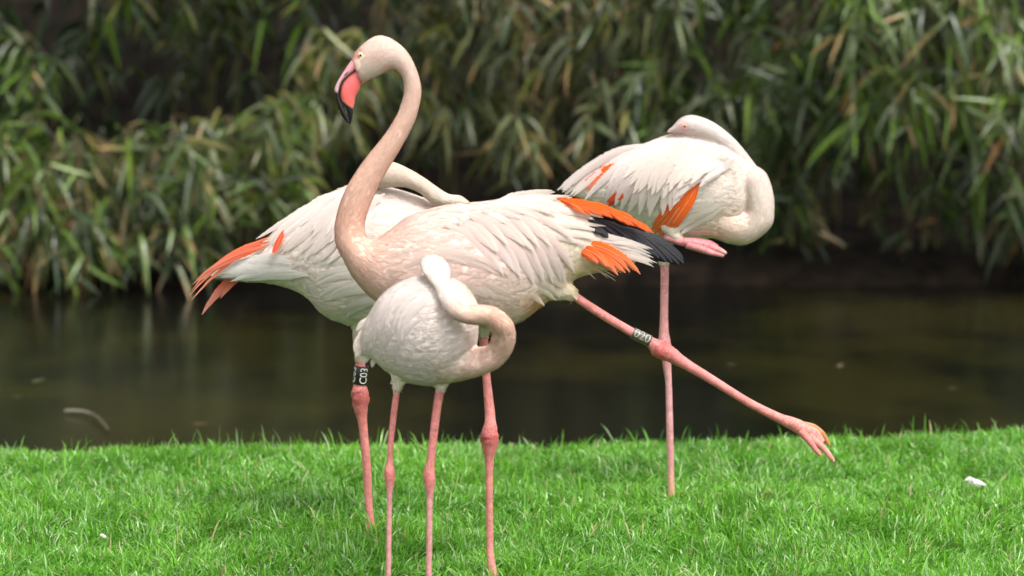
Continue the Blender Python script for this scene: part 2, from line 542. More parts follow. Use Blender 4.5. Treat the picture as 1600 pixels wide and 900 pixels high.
class Bird:
    def __init__(self, label, foot_px, Y):
        self.Y = Y
        self.s = F / Y
        b = P(foot_px[0], foot_px[1], Y); b[2] = 0.0
        self.base = b
        self.root = bpy.data.objects.new("flamingo", None)
        scene.collection.objects.link(self.root)
        self.root.location = b
        self.root.empty_display_size = 0.1
        tag(self.root, label, "flamingo")
        self.plum = []; self.bare = []
    def body(self, pieces, bare, blobs=(), over=4.2, skip=()):
        co, no, polys = remesh(pieces)
        kd_v = np.concatenate([p.v for p in pieces]); kd_c = np.concatenate([p.col for p in pieces])
        kd_f = np.concatenate([p.flow for p in pieces]); kd_s = np.concatenate([p.fs for p in pieces])
        kd = KDTree(len(kd_v))
        for i, p in enumerate(kd_v): kd.insert(p, i)
        kd.balance()
        n = len(co)
        col = np.empty((n, 3)); flow = np.empty((n, 3)); fs = np.empty(n)
        for i in range(n):
            r = kd.find_n(co[i], 5)
            w = np.array([1 / (x[2] + 0.004) ** 2 for x in r]); w /= w.sum()
            ix = [x[1] for x in r]
            col[i] = w @ kd_c[ix]; flow[i] = w @ kd_f[ix]; fs[i] = w @ kd_s[ix]
        px, py = project(co)
        for (bx, by_, r, rgb, k) in blobs:
            f = np.clip(1.3 - np.hypot(px - bx, py - by_) / r, 0, 1)[:, None] * k
            col = col * (1 - f) + np.array(rgb) * f
        self.bvh = BVHTree.FromPolygons([tuple(c) for c in co], polys)
        self.co, self.no, self.col = co, no, col
        V, Q, T, C, U = join(bare) if bare else (np.zeros((0, 3)), np.zeros((0, 4), int), np.zeros((0, 3), int), np.zeros((0, 3)), np.zeros((0, 2)))
        allv = np.concatenate([co, V]) - self.base
        faces = list(polys) + [tuple(x) for x in (Q + n)] + [tuple(x) for x in (T + n)]
        mi = np.concatenate([np.zeros(len(polys)), np.ones(len(Q) + len(T))])
        me = mesh_data("body", allv, faces, [M.plum, M.skin], np.concatenate([col, C]), np.concatenate([np.zeros((n, 2)), U]), True, mi)
        link("body", me, self.root)
        # contour feathers
        tri = []
        for p in polys:
            tri.append((p[0], p[1], p[2]))
            if len(p) == 4: tri.append((p[0], p[2], p[3]))
        tri = np.array(tri)
        e = np.cross(co[tri[:, 1]] - co[tri[:, 0]], co[tri[:, 2]] - co[tri[:, 0]])
        area = np.linalg.norm(e, axis=1) / 2
        L = fs[tri[:, 0]]
        wgt = area * over / (L * L * 0.22)
        for (sx, sy, sr) in skip:
            wgt = np.where(np.hypot(px[tri[:, 0]] - sx, py[tri[:, 0]] - sy) < sr, 0, wgt)
        N = int(wgt.sum())
        k = RNG.choice(len(tri), N, p=wgt / wgt.sum())
        r1, r2 = RNG.random(N), RNG.random(N)
        fl = r1 + r2 > 1; r1[fl] = 1 - r1[fl]; r2[fl] = 1 - r2[fl]
        A, B_, C_ = (tri[k][:, j] for j in range(3))
        pos = co[A] + (co[B_] - co[A]) * r1[:, None] + (co[C_] - co[A]) * r2[:, None]
        nn = norm(no[A]); ln = fs[A] * RNG.uniform(0.7, 1.3, N)
        fd = flow[A] - nn * np.sum(flow[A] * nn, -1, keepdims=True)
        fd = norm(norm(fd) + RNG.normal(0, 0.16, (N, 3)))
        fd = norm(fd - nn * np.sum(fd * nn, -1, keepdims=True))
        sd_ = norm(np.cross(fd, nn))
        w = ln * RNG.uniform(0.09, 0.15, N)
        lift = ln * RNG.uniform(0.008, 0.030, N)
        rows = []; uvs = []
        bend = RNG.normal(0, 0.12, N)
        for t, kw, kl in ((0.0, 0.5, -0.3), (0.4, 1.0, 0.5), (0.8, 0.7, 0.95), (1.0, 0.0, 0.8)):
            p = pos + fd * (ln * (t - 0.3))[:, None] + nn * (lift * kl)[:, None] + sd_ * (ln * bend * t * t)[:, None]
            # follow the curvature of the body a little
            p = p - nn * ((ln * (t - 0.3)) ** 2 * 2.2)[:, None]
            if kw:
                rows += [p - sd_ * (w * kw)[:, None], p + sd_ * (w * kw)[:, None]]
                uvs += [(0.5 - kw / 2, t), (0.5 + kw / 2, t)]
            else:
                rows.append(p); uvs.append((0.5, t))
        v = np.stack(rows, 1).reshape(-1, 3) - self.base
        i = np.arange(N)[:, None] * 7
        q = np.concatenate([i + np.array([0, 1, 3, 2]), i + np.array([2, 3, 5, 4])]); tr = i + np.array([4, 5, 6])
        c = col[A] * RNG.uniform(0.91, 1.05, (N, 1))
        uo = np.array([(x[0] - 0.5) * 2 for x in uvs])
        tilt = RNG.normal(0, 0.04, (N, 1)); til2 = RNG.normal(0, 0.06, (N, 1))
        nrm_ = norm((nn + fd * tilt + sd_ * til2)[:, None] + sd_[:, None] * (uo * 0.12)[None, :, None]).reshape(-1, 3)
        me = mesh_data("contour_feathers", v, [q, tr], [M.contour], np.repeat(c, 7, 0), np.tile(np.array(uvs), (N, 1)), True, None, nrm_)
        o = link("contour_feathers", me, self.root); o["kind"] = "stuff"
    def hit(self, px, py):
        d = ray(px, py); d = d / np.linalg.norm(d)
        r = self.bvh.ray_cast(Vector(CAM), Vector(d))
        if r[0] is None: return None, None
        n = np.array(r[1])
        if n @ d > 0: n = -n
        return r[0][1], n
    def feather(self, name, rx, ry, tx, ty, w, col, tip=None, lift=0.006, bend=0.0, blunt=0.45, mat=None, dyt=0.0, k=9, base_dy=None, camber=0.12, roll=0.0):
        s = np.linspace(0, 1, k)
        px = rx + (tx - rx) * s; py = ry + (ty - ry) * s
        L = math.hypot(tx - rx, ty - ry)
        nx, ny = (ty - ry) / L, -(tx - rx) / L
        if ny > 0: nx, ny = -nx, -ny         # positive bend bows upwards
        bow = 4 * s * (1 - s) * bend * L
        px = px + nx * bow; py = py + ny * bow
        ys = np.full(k, np.nan); ns = np.tile(np.array([0, -1.0, 0]), (k, 1))
        for i in range(k):
            y, n = self.hit(px[i], py[i])
            if y is not None and abs(y - self.Y) < 0.3:
                ys[i] = y; ns[i] = norm(n * 0.6 + np.array([0, -1.0, 0]) * 0.7)
        if base_dy is not None:
            ys[:] = self.Y + base_dy
        ok = ~np.isnan(ys)
        if not ok.any(): ys[:] = self.Y
        else: ys = np.interp(s, s[ok], ys[ok])
        # smooth and never deeper than a straight chord
        for _ in range(3):
            ys[1:-1] = (ys[:-2] + 2 * ys[1:-1] + ys[2:]) / 4
        ys = np.minimum(ys, np.minimum.accumulate(ys[::-1])[::-1] + 0.03)
        ys = ys - lift * (0.35 + 0.65 * s) + dyt * s * s
        ctr = P(px, py, ys)
        ns = norm(ns + np.array([0, 0, roll]))
        V, q, c, U = feather_mesh(ctr, w / 2 / self.s, ns, np.array(col) * random.uniform(0.93, 1.05), tip, camber, blunt)
        org = ctr[0]
        me = mesh_data(name, V - org, q, [mat or M.fea], c, U)
        return link(name, me, self.root, org - self.base)
    def row(self, name, n, keys, col, tip=None, jit=3.0, lift=(0.006, 0.006), order=1, **kw):
        K = np.array(keys, float)
        for i in range(n):
            t = i / max(n - 1, 1) * (len(K) - 1)
            a = min(int(t), len(K) - 2) if len(K) > 1 else 0
            f = t - a
            k = K[a] * (1 - f) + K[a + 1] * f if len(K) > 1 else K[0]
            j = RNG.normal(0, 1, 4) * jit * np.array([0.5, 0.5, 1, 1])
            lf = 0.45 * (lift[0] + (lift[1] - lift[0]) * i / max(n - 1, 1))
            self.feather(name, k[0] + j[0], k[1] + j[1], k[2] + j[2], k[3] + j[3], k[4] * random.uniform(0.85, 1.15), col, tip, lift=lf + random.uniform(-.0005, .0005), bend=kw.get('bend', 0) + random.gauss(0, 0.02), **{q: z for q, z in kw.items() if q != 'bend'})
    def part(self, name, pieces, mat):
        v, q, t, c, u = join(pieces)
        return link(name, mesh_data(name, v - self.base, [q, t], [mat], c, u), self.root)
    def eye(self, px, py, rpx, iris=(0.80, 0.64, 0.28)):
        y, n = self.hit(px, py)
        r = rpx / self.s
        c = P(px, py, y + r * 0.45)
        def sph(c0, R, squash=1.0):
            u = np.linspace(0, math.pi, 9); w = np.arange(14) / 14 * 2 * math.pi
            g = np.stack([np.sin(u)[:, None] * np.cos(w), -np.cos(u)[:, None] * squash * np.ones(14), np.sin(u)[:, None] * np.sin(w)], -1) * R + c0
            i = np.arange(9 * 14).reshape(9, 14); j = np.roll(i, -1, 1)
            return g.reshape(-1, 3), np.stack([i[:-1], j[:-1], j[1:], i[1:]], -1).reshape(-1, 4)
        v, f = sph(c, r)
        e = link("eye", mesh_data("eye", v - c, f, [M.eye], np.tile(iris, (len(v), 1))), self.root, c - self.base)
        v, f = sph(np.zeros(3), r * 0.45, 0.4)
        link("pupil", mesh_data("pupil", v, f, [M.eye], np.tile((0.01, 0.01, 0.01), (len(v), 1))), e, (0, -r * 0.9, 0))
    def ring(self, p0, p1, rpx, dy, text, rgb, txt, spins, flip=1):
        """numbered band round a leg between two pixel points; text runs from p0 to p1"""
        a, b = P(*p0, self.Y + dy), P(*p1, self.Y + dy)
        ax = b - a; Lr = np.linalg.norm(ax); ax = ax / Lr
        front = norm(np.array([0, -1.0, 0]) - ax * (-ax[1])); side = np.cross(ax, front)
        R = rpx / self.s
        seg = 28
        ph = np.arange(seg) / seg * 2 * math.pi
        prof = [(0.0, R - .0014), (0.0, R - .0003), (0.0006, R), (Lr - .0006, R), (Lr, R - .0003), (Lr, R - .0014)]
        g = np.stack([a + ax * x + (front * np.cos(ph)[:, None] + side * np.sin(ph)[:, None]) * r for x, r in prof])
        i = np.arange(len(prof) * seg).reshape(len(prof), seg); j = np.roll(i, -1, 1)
        i2 = np.roll(i, -1, 0); j2 = np.roll(j, -1, 0)
        q = np.stack([i, j, j2, i2], -1).reshape(-1, 4)
        v = g.reshape(-1, 3)
        o = link("leg_ring", mesh_data("leg_ring", v - a, q, [M.ring], np.tile(rgb, (len(v), 1))), self.root, a - self.base)
        cu = bpy.data.curves.new("t", 'FONT'); cu.body = text; cu.size = 1.0; cu.extrude = 0.03
        to = bpy.data.objects.new("t", cu); scene.collection.objects.link(to)
        dg = bpy.context.evaluated_depsgraph_get()
        tm = bpy.data.meshes.new_from_object(to.evaluated_get(dg))
        co = np.empty(len(tm.vertices) * 3, np.float32); tm.vertices.foreach_get("co", co); co = co.reshape(-1, 3).astype(float)
        polys = [tuple(p.vertices) for p in tm.polygons]
        bpy.data.objects.remove(to); bpy.data.meshes.remove(tm)
        mn, mx = co.min(0), co.max(0)
        k = Lr * 0.84 / (mx[0] - mn[0])
        x = (co[:, 0] - mn[0]) * k + Lr * 0.08
        yy = (co[:, 1] - (mn[1] + mx[1]) / 2) * k * 1.15
        for sp in spins:
            an = yy / R * flip + sp
            rr = R + 0.0002 + np.where(co[:, 2] > 0, 0.0003, 0)
            vv = a + ax * x[:, None] + (front * np.cos(an)[:, None] + side * np.sin(an)[:, None]) * rr[:, None]
            link("ring_number", mesh_data("ring_number", vv - a, polys, [M.ring], np.tile(txt, (len(vv), 1)), smooth=False), o)
    def foot(self, px, py, dy, ang, pieces, col, size=0.085):
        """webbed standing foot, toes fanned on the ground"""
        c = P(px, py, self.Y + dy); c[2] = 0.012
        def toe(a, L, r0):
            K = np.linspace(0, 1, 7)
            d = np.array([math.cos(a), math.sin(a), 0]); s_ = np.array([-d[1], d[0], 0])
            ctr = c + d * (K * L)[:, None]; ctr[:, 2] = 0.011 - 0.004 * K
            ph = np.arange(8) / 8 * 2 * math.pi
            r = r0 * (1 - 0.55 * K) * (1 + 0.12 * np.cos(K * 18))
            g = ctr[:, None] + s_ * (np.cos(ph)[None] * r[:, None])[..., None] + np.array([0, 0, 1]) * (np.sin(ph)[None] * r[:, None] * .8)[..., None]
            p = Piece(); i = np.arange(56).reshape(7, 8); j = np.roll(i, -1, 1)
            p.v = np.concatenate([g.reshape(-1, 3), ctr[:1], ctr[-1:] + d * .004]); p.f = [np.stack([i[:-1], j[:-1], j[1:], i[1:]], -1).reshape(-1, 4),
                np.concatenate([np.stack([j[0], i[0], np.full(8, 56)], -1), np.stack([i[-1], j[-1], np.full(8, 57)], -1)])]
            p.col = np.tile(col, (58, 1)); p.uv = np.stack([np.linspace(0, 1, 58), np.linspace(0, .1, 58)], -1)
            return p, ctr[-2]
        tips = []
        for da, L in ((-0.6, 0.9), (0, 1.0), (0.6, 0.9)):
            p, e = toe(ang + da, size * L, 0.0065); pieces.append(p); tips.append(e)
        p, e = toe(ang + math.pi, size * 0.2, 0.005); pieces.append(p)
        for a, b in ((0, 1), (1, 2)):
            m_ = (tips[a] + tips[b]) / 2 * 0.75 + c * 0.25; m_[2] = 0.008
            w = Piece()
            top = np.array([c, tips[a], m_, tips[b]]); top[:, 2] = 0.010
            bot = top.copy(); bot[:, 2] = 0.006
            w.v = np.concatenate([top, bot])
            w.f = [np.array([[0, 1, 2, 3], [7, 6, 5, 4], [0, 4, 5, 1], [1, 5, 6, 2], [2, 6, 7, 3], [3, 7, 4, 0]]), np.zeros((0, 3), int)]
            w.col = np.tile(np.array(col) * .9, (8, 1)); w.uv = np.zeros((8, 2)); pieces.append(w)

def ground_Y(py):
    return on_plane(800, py, 0.0)[1]

WHITE = (0.845, 0.745, 0.68); CREAM = (0.83, 0.735, 0.61); PINKW = (0.84, 0.68, 0.62)
ORANGE = (0.95, 0.15, 0.014); SALMON = (0.92, 0.22, 0.11); BLACK = (0.010, 0.011, 0.016)
LEG = (0.68, 0.235, 0.215); LEGPALE = (0.68, 0.31, 0.31); JOINT = (0.50, 0.115, 0.105)

# ------------------------------------------------------------------ the striding flamingo
def z1(X, Y): return 480 + X / 4.5, 30 + Y / 4.5
YA = ground_Y(914)
A = Bird("pale pink flamingo striding with upright curved neck, one leg stretched back and black wing tips", (768, 914), YA)
NK = (0.83, 0.545, 0.425)
trunkA = loft([
    (549, 93, 560, 119, 8, 0), (554, 82, 564, 130, 14, 0), (569, 67, 578, 124, 19, 0), (587, 56, 593, 118, 21, 0), (604, 57, 607, 111, 20, 0),
    (622, 67, 616, 108, 17, 0), (638, 83, 622, 113, 15, 0), (650, 106, 629, 123, 13, 0), (658, 134, 631, 139, 13, 0), (657, 157, 629, 154, 13.5, 0),
    (648, 190, 620, 179, 14.5, 0), (628, 229, 600, 211, 16, 0), (602, 272, 563, 258, 19, 0), (584, 307, 538, 300, 22, 0), (571, 344, 524, 345, 24, 0),
    (571, 364, 524, 378, 28, 0), (578, 373, 535, 403, 34, 0), (592, 371, 552, 434, 44, 0), (612, 357, 580, 465, 54, 0), (640, 337, 620, 488, 66, 0),
    (690, 321, 685, 502, 78, 0), (750, 315, 750, 510, 82, 0), (805, 308, 805, 506, 76, 0), (855, 308, 858, 470, 60, 0), (900, 322, 900, 436, 42, 0),
    (945, 358, 945, 423, 24, 0), (985, 390, 985, 412, 10, 0)], YA,
    [(0, (0.76, 0.40, 0.33)), (1, (0.82, 0.55, 0.46)), (2, (0.85, 0.68, 0.59)), (5, (0.85, 0.67, 0.58)), (8, (0.85, 0.61, 0.51)), (12, NK), (14, (0.80, 0.49, 0.375)), (17, (0.80, 0.535, 0.43)), (19, (0.82, 0.62, 0.54)), (21, (0.83, 0.64, 0.575)), (24, CREAM), (26, CREAM)],
    m=6, seg=32, fs=[(0, .006), (4, .009), (10, .013), (15, .017), (18, .024), (20, .036), (26, .036)])
thA1 = loft(tube_pairs([(750, 470, 40, 0.03), (752, 500, 24, .03), (754, 522, 10, .03)]), YA, [(0, CREAM)], fs=[(0, .03)])
thA2 = loft(tube_pairs([(830, 420, 42, -0.02), (865, 448, 24, -.02), (888, 456, 14, -.02), (899, 463, 8, -.02)]), YA, [(0, CREAM)], fs=[(0, .03)])
legA1 = loft(span_tube([(747, 760, 505, .03), (749, 763, 535, .03), (753, 766, 583, .02), (757, 773, 640, .01), (757, 775, 660), (752, 779, 676), (752, 779, 688), (754, 776, 702), (758, 771, 725), (759, 770, 783), (760, 771, 840), (760, 772, 865), (761, 775, 886), (762, 778, 900), (763, 777, 914)]), YA,
             [(0, LEG), (4, LEG), (5.5, JOINT), (8, LEG), (11, (0.70, 0.28, 0.24)), (13, (0.62, 0.30, 0.22))], m=5, seg=14)
legA2 = loft(tube_pairs([(885, 454, 7.5, -.02), (898, 463, 6.8, -.02), (940, 491, 7, -.02), (987, 519, 7, -.02), (1015, 534, 8.5, -.02), (1026, 543, 13, -.02), (1038, 550, 13.5, -.02), (1052, 557, 11.5, -.02), (1070, 568, 8.6, -.02), (1115, 595, 7, -.02), (1170, 629, 6.6, -.02), (1215, 652, 7.5, -.02), (1236, 661, 10, -.02), (1252, 669, 11, -.02), (1264, 678, 7, -.02)]), YA,
             [(0, LEG), (4, LEG), (5.5, JOINT), (8, LEG), (11, (0.72, 0.25, 0.22)), (14, (0.70, 0.28, 0.23))], m=5, seg=14)
toesA = [loft(tube_pairs([(1250, 668, 8, -.02), (1270, 686, 6.5, -.02), (1288, 702, 4.8, -.02), (1296, 712, 4.4, -.02), (1303, 721, 2.4, -.02)]), YA, [(0, LEG), (3, (0.75, 0.35, 0.28))], seg=10),
         loft(tube_pairs([(1250, 672, 7, -.03), (1264, 688, 5.5, -.035), (1274, 702, 4.2, -.035), (1282, 712, 2.6, -.035)]), YA, [(0, LEG)], seg=10),
         loft(tube_pairs([(1252, 665, 7, -.01), (1270, 668, 6, -.005), (1284, 679, 6, 0), (1292, 690, 4, 0), (1296, 696, 2, 0)]), YA, [(0, LEG), (1, (0.55, 0.24, 0.09))], seg=10),
         loft([(1256, 664, 1250, 680, 3, -.015), (1276, 670, 1266, 694, 2.4, -.02), (1289, 688, 1276, 704, 1.5, -.02)], YA, [(0, (0.74, 0.33, 0.28))], seg=10)]
def knobble(p, k=0.0017):
    v = p.v
    n = vnoise(v[:, 0] * 130 + v[:, 1] * 90, v[:, 2] * 150 + v[:, 1] * 110, 31) + 0.5 * vnoise(v[:, 0] * 300, v[:, 2] * 320 + v[:, 1] * 200, 32)
    red = np.clip((0.66 - p.col[:, 0]) * 16, 0.15, 1.6)
    d = np.random.default_rng(3).normal(0, 1, 3)
    p.v = v + np.stack([n * red * k, n * red * k * 0.6, n * red * k * 0.7], -1)
    return p
bareA = [knobble(legA1), knobble(legA2)] + toesA
A.foot(770, 914, 0, math.pi, bareA, (0.62, 0.28, 0.22))
A.body([trunkA, thA1, thA2], bareA,
       blobs=[(575, 110, 15, (0.85, 0.73, 0.60), 0.8), (559, 84, 9, (0.72, 0.28, 0.24), 0.7), (586, 92, 12, (0.78, 0.46, 0.36), 0.4), (604, 107, 9, (0.84, 0.48, 0.36), 0.6), (840, 490, 30, (0.72, 0.33, 0.10), 0.8), (915, 432, 40, (0.72, 0.55, 0.18), 0.5)],
       skip=[(556, 100, 9), (563, 86, 6)])
um = [(325, 280, 372, 325, 8), (310, 290, 360, 330, 8), (275, 340, 340, 362, 8), (235, 400, 290, 395, 7), (205, 455, 245, 440, 6), (192, 500, 224, 505, 5.5), (203, 555, 230, 565, 5), (225, 640, 262, 625, 4.5), (260, 705, 288, 690, 3), (298, 738, 303, 732, 1)]
lm = [(352, 325, 385, 430, 7), (345, 355, 378, 455, 8), (292, 402, 365, 498, 8), (252, 452, 340, 545, 7.5), (236, 510, 331, 590, 7), (240, 568, 324, 625, 6), (266, 620, 320, 672, 5), (288, 682, 316, 702, 3), (302, 734, 306, 731, 1)]
def zp(r): return [*z1(r[0], r[1]), *z1(r[2], r[3]), r[4], 0]
INK = (0.012, 0.011, 0.014)
A.part("upper_bill", [loft([zp(r) for r in um], YA, [(0, (0.75, 0.30, 0.30)), (2, (0.72, 0.30, 0.36)), (4, (0.66, 0.40, 0.46)), (4.9, (0.68, 0.46, 0.5)), (5.3, INK), (9, INK)], m=6, seg=20, inner=(-0.62, (0.03, 0.02, 0.03)))], M.bill)
A.part("lower_bill", [loft([zp(r) for r in lm], YA, [(0, (0.82, 0.17, 0.17)), (4.4, (0.85, 0.15, 0.14)), (4.9, (0.7, 0.2, 0.14)), (5.2, INK), (8, INK)], m=6, seg=20)], M.bill)
nost = loft(tube_pairs([(*z1(252, 405), 0.6, -.0088), (*z1(270, 388), 1.0, -.0105), (*z1(288, 370), 0.6, -.0112)]), YA, [(0, (0.05, 0.02, 0.03))], seg=8)
A.part("nostril", [nost], M.bill)
A.eye(563.5, 86, 4.4)
A.ring((988, 520), (1016, 533.5), 9.4, -.02, "020", (0.07, 0.07, 0.062), (0.36, 0.33, 0.25), (-0.45,), flip=-1)
# wing: black primaries first, then orange coverts, then the white ones on top
A.row("flight_feather", 12, [(1000, 362, 1068, 412, 21), (985, 358, 1048, 412, 19), (965, 352, 1027, 402, 17), (940, 345, 1000, 392, 16), (915, 342, 962, 378, 14), (900, 343, 940, 366, 11)], BLACK, jit=1.0, lift=(0.004, 0.06), mat=M.black, blunt=0.2, bend=0.06, base_dy=-0.02, camber=0.5, roll=0.3, k=11)
A.row("wing_covert", 15, [(985, 345, 1020, 362, 9), (960, 332, 1003, 357, 13), (925, 318, 975, 348, 14), (895, 311, 945, 338, 14), (868, 309, 915, 334, 13)], ORANGE, (0.9, 0.16, 0.03), jit=1.5, lift=(0.07, 0.09), bend=0.05, base_dy=-0.02, camber=0.45)
A.row("tertial_feather", 6, [(925, 372, 1022, 393, 11), (925, 384, 1020, 416, 11)], WHITE, jit=3, lift=(0.004, 0.012), bend=0.04, base_dy=-0.02)
A.row("tertial_feather", 8, [(895, 362, 1016, 390, 13), (900, 368, 1022, 397, 12), (905, 376, 1020, 408, 11), (912, 384, 1018, 415, 10)], WHITE, jit=2.5, lift=(0.075, 0.09), bend=0.03, base_dy=-0.02, blunt=0.6)
A.row("wing_covert", 7, [(905, 378, 998, 426, 17), (902, 384, 964, 428, 18), (895, 388, 936, 412, 15)], ORANGE, (0.88, 0.24, 0.10), jit=2, lift=(0.10, 0.12), bend=0.08, base_dy=-0.03, camber=0.4)
A.row("scapular_feather", 9, [(835, 362, 922, 384, 15), (832, 350, 950, 368, 16), (828, 338, 948, 348, 15), (825, 326, 930, 333, 14), (815, 316, 905, 321, 13), (800, 313, 868, 300, 12)], WHITE, jit=4, lift=(0.02, 0.035), bend=0.03, blunt=0.8)
A.row("tertial_feather", 13, [(690, 352, 786, 428, 22), (725, 345, 816, 432, 22), (750, 345, 838, 447, 22), (775, 345, 860, 446, 22), (800, 350, 881, 450, 22), (830, 355, 900, 416, 20)], (0.83, 0.66, 0.60), (0.845, 0.745, 0.72), jit=4, lift=(0.012, 0.03), bend=0.10, blunt=0.55)
A.row("wing_covert", 10, [(715, 345, 775, 392, 20), (750, 332, 822, 388, 22), (800, 322, 882, 374, 20)], PINKW, WHITE, jit=7, lift=(0.022, 0.034), bend=0.08, blunt=0.75)
A.row("wing_covert", 9, [(730, 330, 790, 345, 18), (770, 324, 840, 338, 18), (800, 320, 876, 328, 18)], WHITE, jit=6, lift=(0.028, 0.044), bend=0.05, blunt=0.85)
A.row("scapular_feather", 5, [(775, 314, 862, 296, 15), (790, 318, 872, 302, 15), (800, 322, 895, 308, 15)], WHITE, jit=2, lift=(0.02, 0.04), bend=0.02, blunt=0.8)
A.row("flank_feather", 7, [(625, 420, 700, 412, 18), (660, 405, 745, 405, 20), (690, 405, 790, 428, 20)], (0.82, 0.67, 0.60), jit=5, lift=(0.004, 0.01), bend=0.12, blunt=0.6)
A.row("flank_feather", 12, [(700, 440, 790, 462, 24), (740, 445, 820, 485, 24), (790, 425, 868, 470, 22), (830, 415, 885, 455, 20)], (0.82, 0.70, 0.61), (0.81, 0.71, 0.57), jit=6, lift=(0.004, 0.012), bend=0.05, blunt=0.6)
A.row("tail_feather", 9, [(890, 405, 935, 430, 4), (910, 412, 955, 432, 3), (930, 412, 978, 428, 3)], (0.75, 0.68, 0.5), jit=4, lift=(0.002, 0.008), bend=0.02, blunt=0.9)

# ------------------------------------------------------------------ the preening flamingo in front
YB = 6.5
B = Bird("small white flamingo asleep on two legs, its neck looped round beside the striding one", (640, 971), YB)
trunkB = loft([
    (560, 528, 567, 556, 14, .07), (574, 494, 583, 562, 40, .06), (600, 457, 607, 582, 66, .04), (640, 434, 640, 598, 82, .02), (680, 431, 680, 602, 88, 0),
    (712, 437, 712, 590, 84, 0), (732, 451, 730, 572, 66, 0), (744, 470, 742, 550, 44, 0), (749, 485, 747, 530, 18, 0)], YB,
    [(0, WHITE), (3, (0.80, 0.71, 0.665)), (6, WHITE)], m=6, seg=32, fs=[(0, .024), (3, .022), (8, .016)], rev=True)
neckB = loft([
    (690, 500, 690, 600, 62, -.02), (720, 526, 720, 595, 46, -.03), (743, 541, 745, 589, 34, -.045), (757, 541, 762, 583, 27, -.06), (764, 537, 783, 572, 24, -.07), (767, 530, 800, 550, 23, -.085),
    (768, 523, 806, 527, 22, -.10), (766, 516, 802, 505, 21, -.115), (760, 511, 788, 488, 19, -.125), (750, 508, 768, 478, 18, -.135), (738, 507, 745, 476, 17, -.145), (724, 505, 728, 477, 17, -.152),
    (706, 497, 716, 470, 17, -.150), (692, 482, 709, 461, 16, -.135), (684, 466, 705, 451, 15, -.115), (679, 450, 703, 440, 15, -.09), (668, 436, 704, 430, 17, -.06), (659, 424, 703, 420, 20, -.035),
    (656, 412, 698, 409, 20, -.01), (660, 403, 689, 401, 15, .005), (668, 398, 679, 397, 6, .01)], YB,
    [(0, (0.82, 0.65, 0.56)), (2, (0.83, 0.60, 0.50)), (8, (0.83, 0.53, 0.41)), (11, (0.83, 0.60, 0.49)), (14, WHITE), (20, (0.80, 0.73, 0.66))], m=6, seg=24, fs=[(0, .026), (3, .017), (9, .013), (15, .011), (20, .008)], rev=True)
thB1 = loft(tube_pairs([(632, 565, 32, .0), (624, 590, 14, 0), (620, 610, 6.5, 0)]), YB, [(0, CREAM)], fs=[(0, .02)])
thB2 = loft(tube_pairs([(692, 570, 30, -.03), (691, 592, 15, -.03), (687, 610, 7.5, -.03)]), YB, [(0, CREAM)], fs=[(0, .02)])
legB1 = loft(span_tube([(614, 626, 598), (615, 625, 610), (610, 620, 650), (605.5, 614, 700), (604, 614, 722), (600.5, 617, 736), (600.5, 617.5, 746), (603, 615, 760), (604.5, 613, 778), (604, 612, 822), (603, 611, 900), (603, 611, 955), (601, 613, 968)]), YB,
             [(0, LEG), (4, LEG), (6, (0.66, 0.20, 0.19)), (8, LEGPALE), (12, LEGPALE)], m=5, seg=14)
legB2 = loft(span_tube([(681, 696, 598), (680, 694, 610), (674, 687, 655), (667, 680, 715), (664, 679, 728), (661, 680, 742), (662, 680, 752), (665, 678, 766), (666.5, 676, 790), (666, 675, 861), (665, 674, 930), (664, 674, 975), (662, 677, 988)], -.03), YB,
             [(0, LEG), (4, LEG), (6, (0.66, 0.20, 0.19)), (8, LEGPALE), (12, LEGPALE)], m=5, seg=14)
bareB = [knobble(legB1), knobble(legB2)]
B.foot(607, 971, 0, -0.5, bareB, LEGPALE); B.foot(670, 990, -.03, -0.5, bareB, LEGPALE)
B.body([trunkB, neckB, thB1, thB2], bareB, over=3.2)
B.row("tail_feather", 7, [(582, 495, 556, 516, 11), (578, 515, 554, 545, 15), (582, 540, 556, 562, 15), (592, 552, 580, 576, 12)], WHITE, jit=2, lift=(.002, .006), bend=0.1, base_dy=.05)
B.row("wing_covert", 11, [(628, 448, 580, 518, 15), (640, 465, 588, 545, 17), (652, 480, 598, 560, 17), (660, 500, 612, 572, 18)], (0.845, 0.75, 0.72), jit=4, lift=(0.004, 0.008), bend=0.14, blunt=0.6)
B.row("wing_covert", 9, [(640, 440, 600, 485, 16), (655, 455, 612, 510, 18), (668, 475, 628, 540, 18)], (0.845, 0.75, 0.71), jit=5, lift=(0.006, 0.010), bend=0.12, blunt=0.6)

